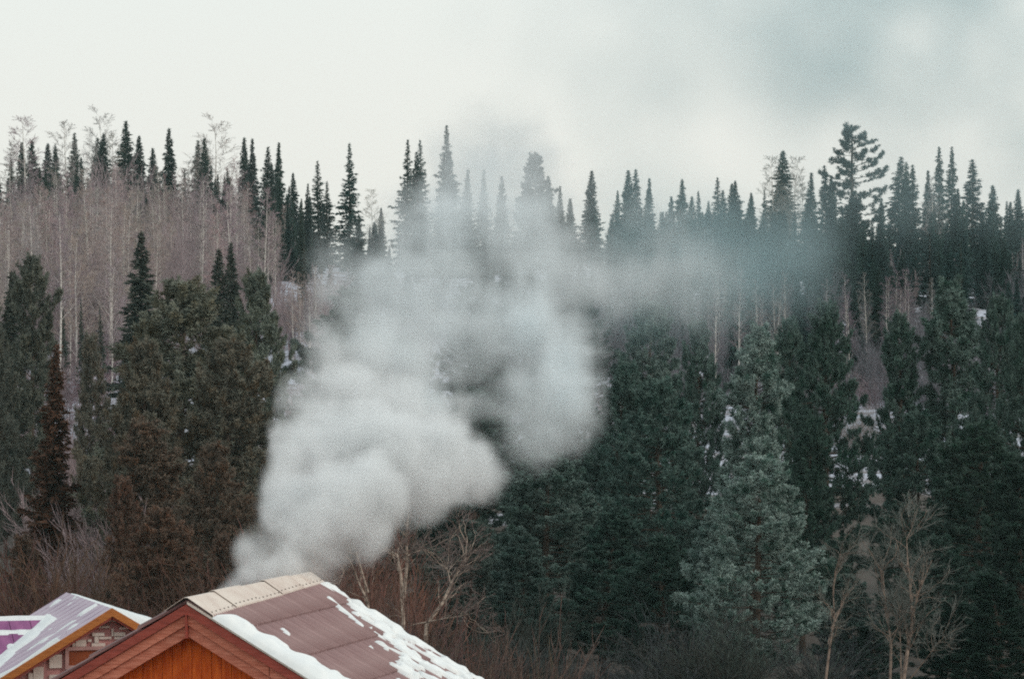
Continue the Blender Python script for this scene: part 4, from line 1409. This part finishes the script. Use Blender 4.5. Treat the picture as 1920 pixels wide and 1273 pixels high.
def smoke_object(name, lo, hi, vox, blobs, seed, size, label, colour, dens, rough=0.45, aniso=0.2, billow=True, soft=(1.15, 0.45), gam=1.0, thin_gain=0.60, patch=(0.85, 0.75)):
    lo, hi = np.array(lo, float), np.array(hi, float)
    n = np.maximum(2, np.round((hi - lo) / vox).astype(int) + 1)
    ax = [np.linspace(lo[i], hi[i], n[i], dtype=np.float32) for i in range(3)]
    ext = hi - lo
    nz = fbm(tuple(n), ext, size, 6, seed, 0.66, billow)
    wx, wy, wz_ = (fbm(tuple(n), ext, size * 1.6, 3, seed + 1 + i) for i in range(3))
    nz2 = fbm(tuple(n), ext, size * 1.3, 6, seed + 9, 0.62)
    fld = np.zeros(tuple(n), np.float32)
    for (px, py, rp, D, w) in blobs:
        cx, cy, cz = at(px, py, D)
        R = rp / F * D
        m = R * 2.2
        sl = []
        for i, c in enumerate((cx, cy, cz)):
            a, b = np.searchsorted(ax[i], c - m), np.searchsorted(ax[i], c + m)
            sl.append(slice(a, b))
        if any(s.stop - s.start < 2 for s in sl): continue
        sl = tuple(sl)
        X = ax[0][sl[0]][:, None, None] - cx + 0.30 * size * wx[sl]
        Y = ax[1][sl[1]][None, :, None] - cy + 0.30 * size * wy[sl]
        Z = ax[2][sl[2]][None, None, :] - cz + 0.30 * size * wz_[sl]
        thin = w < 0.6 and billow
        d = np.sqrt(X * X + Y * Y + Z * Z) / R + (rough * 1.1 * nz[sl] + 0.5 * nz2[sl] if thin else rough * nz[sl])
        so_ = (1.45, 0.25) if thin else soft
        t = np.clip((so_[0] - d) / (so_[0] - so_[1]), 0, 1)
        w = w * thin_gain if thin else w
        c = w * t * t * (3 - 2 * t)
        fld[sl] = np.maximum(fld[sl], c) + 0.25 * np.minimum(fld[sl], c)
    fld *= np.clip(patch[0] + patch[1] * nz2, 0.03, 3)
    # fade to nothing at the bounds
    for i in range(3):
        e = np.minimum(np.arange(n[i]), np.arange(n[i])[::-1]) / 6.0
        sh = [1, 1, 1]
        sh[i] = n[i]
        fld *= np.clip(e, 0, 1).reshape(sh).astype(np.float32)
    fld = fld ** gam
    fld[fld < 0.004] = 0
    N = fld.size
    me = bpy.data.meshes.new(name)
    me.vertices.add(N)
    g = np.stack(np.meshgrid(*ax, indexing='ij'), -1).reshape(-1, 3).astype(np.float32)
    me.vertices.foreach_set('co', g.ravel())
    at_ = me.attributes.new('dens', 'FLOAT', 'POINT')
    at_.data.foreach_set('value', fld.ravel())
    mat = bpy.data.materials.new(name)
    mat.use_nodes = True
    nn = mat.node_tree
    nn.nodes.clear()
    out = nn.nodes.new('ShaderNodeOutputMaterial')
    pv = nn.nodes.new('ShaderNodeVolumePrincipled')
    pv.inputs['Color'].default_value = tuple(colour) + (1,)
    pv.inputs['Density'].default_value = dens
    pv.inputs['Anisotropy'].default_value = aniso
    nn.links.new(pv.outputs[0], out.inputs['Volume'])
    me.materials.append(mat)
    o = new_obj(name, me)
    gn = bpy.data.node_groups.new(name + '_grid', 'GeometryNodeTree')
    gn.interface.new_socket('Geometry', in_out='INPUT', socket_type='NodeSocketGeometry')
    gn.interface.new_socket('Geometry', in_out='OUTPUT', socket_type='NodeSocketGeometry')
    N_ = gn.nodes
    L_ = gn.links
    gi, go = N_.new('NodeGroupInput'), N_.new('NodeGroupOutput')
    pos = N_.new('GeometryNodeInputPosition')
    sub = N_.new('ShaderNodeVectorMath')
    sub.operation = 'SUBTRACT'
    sub.inputs[1].default_value = tuple(lo)
    L_.new(pos.outputs[0], sub.inputs[0])
    dv = N_.new('ShaderNodeVectorMath')
    dv.operation = 'DIVIDE'
    dv.inputs[1].default_value = tuple(ext / (n - 1))
    L_.new(sub.outputs[0], dv.inputs[0])
    ad = N_.new('ShaderNodeVectorMath')
    ad.operation = 'ADD'
    ad.inputs[1].default_value = (0.5, 0.5, 0.5)
    L_.new(dv.outputs[0], ad.inputs[0])
    flr = N_.new('ShaderNodeVectorMath')
    flr.operation = 'FLOOR'
    L_.new(ad.outputs[0], flr.inputs[0])
    sx = N_.new('ShaderNodeSeparateXYZ')
    L_.new(flr.outputs[0], sx.inputs[0])

    def imath(op, a, b):
        q = N_.new('FunctionNodeIntegerMath')
        q.operation = op
        for k, v in enumerate((a, b)):
            if isinstance(v, int): q.inputs[k].default_value = v
            else: L_.new(v, q.inputs[k])
        return q.outputs[0]
    idx = imath('ADD', imath('ADD', imath('MULTIPLY', sx.outputs[0], int(n[1] * n[2])), imath('MULTIPLY', sx.outputs[1], int(n[2]))), sx.outputs[2])
    na = N_.new('GeometryNodeInputNamedAttribute')
    na.data_type = 'FLOAT'
    na.inputs[0].default_value = 'dens'
    si = N_.new('GeometryNodeSampleIndex')
    si.data_type = 'FLOAT'
    si.clamp = True
    L_.new(gi.outputs[0], si.inputs['Geometry'])
    L_.new(na.outputs[0], si.inputs['Value'])
    L_.new(idx, si.inputs['Index'])
    vc = N_.new('GeometryNodeVolumeCube')
    L_.new(si.outputs[0], vc.inputs['Density'])
    vc.inputs['Min'].default_value = tuple(lo)
    vc.inputs['Max'].default_value = tuple(hi)
    vc.inputs['Resolution X'].default_value = int(n[0])
    vc.inputs['Resolution Y'].default_value = int(n[1])
    vc.inputs['Resolution Z'].default_value = int(n[2])
    sm = N_.new('GeometryNodeSetMaterial')
    sm.inputs['Material'].default_value = mat
    L_.new(vc.outputs[0], sm.inputs['Geometry'])
    L_.new(sm.outputs[0], go.inputs[0])
    md = o.modifiers.new('grid', 'NODES')
    md.node_group = gn
    tag(o, label, 'smoke', None, 'stuff')
    return o


PLUME = [  # x, y, radius in the photograph's pixels; distance; density
    (436, 1104, 22, 64.5, .7), (455, 1084, 28, 65, .9), (490, 1062, 40, 65.5, 1), (540, 1058, 40, 65.8, .8), (585, 1060, 34, 66, .28), (478, 1018, 42, 66, 1), (530, 1010, 52, 66.3, 1),
    (590, 990, 58, 66.5, .9), (560, 950, 60, 67, 1), (630, 940, 72, 67.3, 1), (540, 905, 50, 67.5, 1), (690, 930, 80, 68, 1), (700, 1000, 42, 67.5, .8), (640, 1020, 30, 67, .5),
    (560, 850, 66, 68.2, 1), (640, 830, 84, 68.8, 1), (730, 860, 92, 69, 1), (800, 920, 70, 69, 1), (820, 860, 84, 69.6, 1), (890, 870, 66, 70, .95), (930, 880, 40, 70.2, .7),
    (590, 760, 56, 69.5, .7), (660, 740, 66, 70, .8), (740, 770, 70, 70.4, .8), (620, 680, 56, 70.6, .5), (690, 660, 56, 71, .5), (610, 640, 42, 71, .35), (760, 680, 60, 71.5, .42),
    (820, 770, 52, 71, .6),
    (1050, 810, 50, 73, .62), (1070, 750, 56, 73.4, .75), (1010, 770, 55, 73, .55), (1060, 680, 60, 74, .7), (1000, 700, 50, 74, .5), (1075, 620, 52, 74.6, .6), (1010, 610, 62, 75, .6), (960, 640, 50, 75, .35), (1040, 560, 70, 75.5, .45),
    (955, 812, 54, 72.2, .58), (1000, 825, 46, 72.6, .45), (905, 790, 46, 72, .5), (960, 740, 44, 73, .5), (860, 690, 46, 73, .3), (900, 640, 60, 73.5, .4), (600, 1040, 40, 66.2, .3), (622, 1074, 26, 66.4, .22), (425, 1112, 14, 64, .6),
    (640, 580, 50, 73, .3), (700, 530, 60, 74, .4), (640, 450, 40, 75.5, .3), (800, 620, 60, 73.5, .35), (730, 640, 56, 72, .45), (790, 700, 50, 72, .4), (870, 560, 70, 75, .4), (940, 590, 60, 75.5, .42), (990, 540, 70, 76, .45),
    (1100, 560, 60, 76, .35), (1090, 690, 40, 74, .55), (1100, 790, 36, 73.4, .4), (770, 430, 70, 77, .4), (870, 420, 70, 77.5, .4), (980, 430, 76, 78, .4),
    (660, 500, 62, 75, .36), (720, 470, 70, 75.5, .42), (760, 560, 74, 75, .5), (830, 540, 84, 76, .45), (830, 450, 80, 76.5, .4), (920, 520, 84, 77, .38), (930, 430, 80, 77, .36), (1020, 480, 84, 78, .38),
    (1110, 480, 84, 79, .34), (1190, 480, 80, 80, .24), (1270, 500, 84, 81, .16), (1350, 520, 80, 82, .12), (1100, 400, 60, 79, .18), (1180, 420, 56, 80, .15), (700, 600, 44, 72, .25), (850, 610, 50, 74, .4),
    (880, 360, 80, 78, .26), (960, 340, 80, 79, .28), (850, 290, 60, 78, .16), (930, 270, 76, 79.5, .22), (980, 290, 60, 80, .2), (900, 230, 50, 80, .10), (1020, 380, 64, 79, .26)]
LOW = [b for b in PLUME if b[3] < 71.9]
HIGH = [b for b in PLUME if b[3] > 70.9]
smoke_object('smoke_plume', (-5.4, 62.8, 7.55), (1.3, 73.6, 13.4), 0.05, LOW, 101, 1.0,
             'dense billowing white-grey chimney smoke boiling up from behind the ridge', (0.978, 0.986, 0.99), 4.8, rough=0.5, patch=(0.95, 1.7), soft=(1.2, 0.35))
smoke_object('torn_smoke', (-4.2, 69.5, 8.6), (5.6, 85.5, 18.4), 0.085, HIGH, 131, 1.25,
             'thinner torn smoke above the dense puff, spreading right over the pines and treeline', (0.94, 0.972, 0.985), 3.5, rough=0.85, patch=(0.75, 2.7), soft=(1.35, 0.2))
DRIFT = [(1520, 40, 200, 128, .85), (1700, 120, 230, 132, .8), (1880, 60, 240, 134, .8), (1650, -80, 240, 130, .8), (1140, 200, 100, 118, .45), (1080, 180, 80, 116, .4), (1000, 60, 160, 124, .25), (1250, 60, 180, 126, .5), (1500, 330, 80, 122, .3), (1850, 330, 120, 126, .3), (1280, 250, 120, 120, .5), (1420, 190, 140, 124, .6),
         (1980, 200, 200, 134, .6), (1850, -120, 240, 134, .8), (1380, 330, 90, 120, .3), (1180, 320, 90, 116, .3), (1560, 280, 110, 126, .5), (1600, 400, 60, 124, .3), (1620, 300, 70, 126, .35),
         (1180, 560, 110, 112, .9), (1280, 540, 110, 113, 1.2), (1370, 550, 90, 114, 1.1), (1450, 500, 94, 116, 1.1), (1520, 450, 80, 118, .8), (1340, 440, 120, 115, .9), (1220, 420, 120, 114, .7),
         (1760, 440, 80, 122, .4), (1680, 400, 70, 120, .25), (1400, 400, 90, 116, .35), (1560, 520, 60, 118, .25), (1150, 640, 60, 112, .3)]
smoke_object('drifting_smoke', (-6.0, 104, 10.2), (26, 146, 28.5), 0.34, DRIFT, 202, 3.6,
             'thin blue-grey veil of old smoke drifting across the right treeline and up the sky', (0.66, 0.83, 0.87), 0.17, rough=0.7, billow=False, soft=(1.6, 0.0), patch=(0.6, 2.4))


# ------------------------------------------------------------------ labels of the grouped things: where each one stands between landmarks
STRIPS = [(110, 'above the small house'), (250, 'left of the biggest pine'), (350, 'above the big roof gable'), (470, 'beside the pair of dark firs'), (640, 'left of the smoke'),
          (860, 'behind the left smoke'), (1120, 'behind the right smoke'), (1290, 'just right of the smoke'), (1440, 'above the pale frosted pine'), (1580, 'above the tall dark pine'),
          (1700, 'above the snowy gap'), (1830, 'above the tallest right pine'), (9999, 'near the right edge')]
NOUN = {'firs massed on the right slope': 'dark slope fir', 'firs on the slope behind the smoke': 'dim slope fir', 'firs in the clump left of the smoke': 'dark clumped fir',
        'firs among the left birches': 'dark fir among birches', 'firs low on the right slope': 'lone low fir', 'birches crowding the left slope': 'bare grey-pink birch',
        'birches low on the right slope': 'bare mauve low birch', 'birches among the right firs': 'pale birch among firs', 'low birches beside the smoke': 'low bare birch',
        'red-brown bushes behind the roof': 'red-brown bush', 'rust-red thicket behind the roofs': 'rust-brown thicket bush', 'brown bushes behind the ridge': 'brown bare bush behind the ridge',
        'grey bushes under the right pines': 'dull grey bush under the pines', 'bushes on the snowy slope': 'mauve-grey slope bush'}
buckets = {}
for o in COL.objects:
    if o.parent is None and o.get('group') in NOUN:
        px_ = HX + o.location.x / o.location.y * F
        i_ = next(i for i, (lim, _) in enumerate(STRIPS) if px_ < lim)
        top_ = o.location.z + o.scale.z * 14
        far = o.location.y
        buckets.setdefault((o['group'], i_), []).append((px_, far, o))
for (grp, i_), lst in buckets.items():
    fars = sorted(f for _, f, _ in lst)
    mid = fars[len(fars) // 2]
    for band in ((False, True) if len(lst) > 9 else (None,)):
        sel = sorted([(p, f, o) for p, f, o in lst if band is None or (f > mid) == band], key=lambda q: q[0])
        word = '' if band is None else (' in the upper row' if band else ' in the lower row')
        last = len(sel) - 1
        for k, (p, f, o) in enumerate(sel):
            o['label'] = f'{NOUN[grp]}{word} {STRIPS[i_][1]}, ' + (f'{ORD[k]} from left' if k <= last // 2 or last < 2 else (f'{ORD[last - k]} from right' if k < last else 'rightmost'))


# ------------------------------------------------------------------ thin winter haze round the camera and the whole scene
hz = part('haze', box(-1400, 1400, -300, 2700, -4, 62), None, None)
hm = bpy.data.materials.new('haze')
hm.use_nodes = True
hm.node_tree.nodes.clear()
ho = hm.node_tree.nodes.new('ShaderNodeOutputMaterial')
hp = hm.node_tree.nodes.new('ShaderNodeVolumePrincipled')
hp.inputs['Color'].default_value = (0.60, 0.90, 0.88, 1)
hp.inputs['Density'].default_value = 0.00011
hm.node_tree.links.new(hp.outputs[0], ho.inputs['Volume'])
hz.data.materials.clear()
hz.data.materials.append(hm)
tag(hz, kind='stuff')
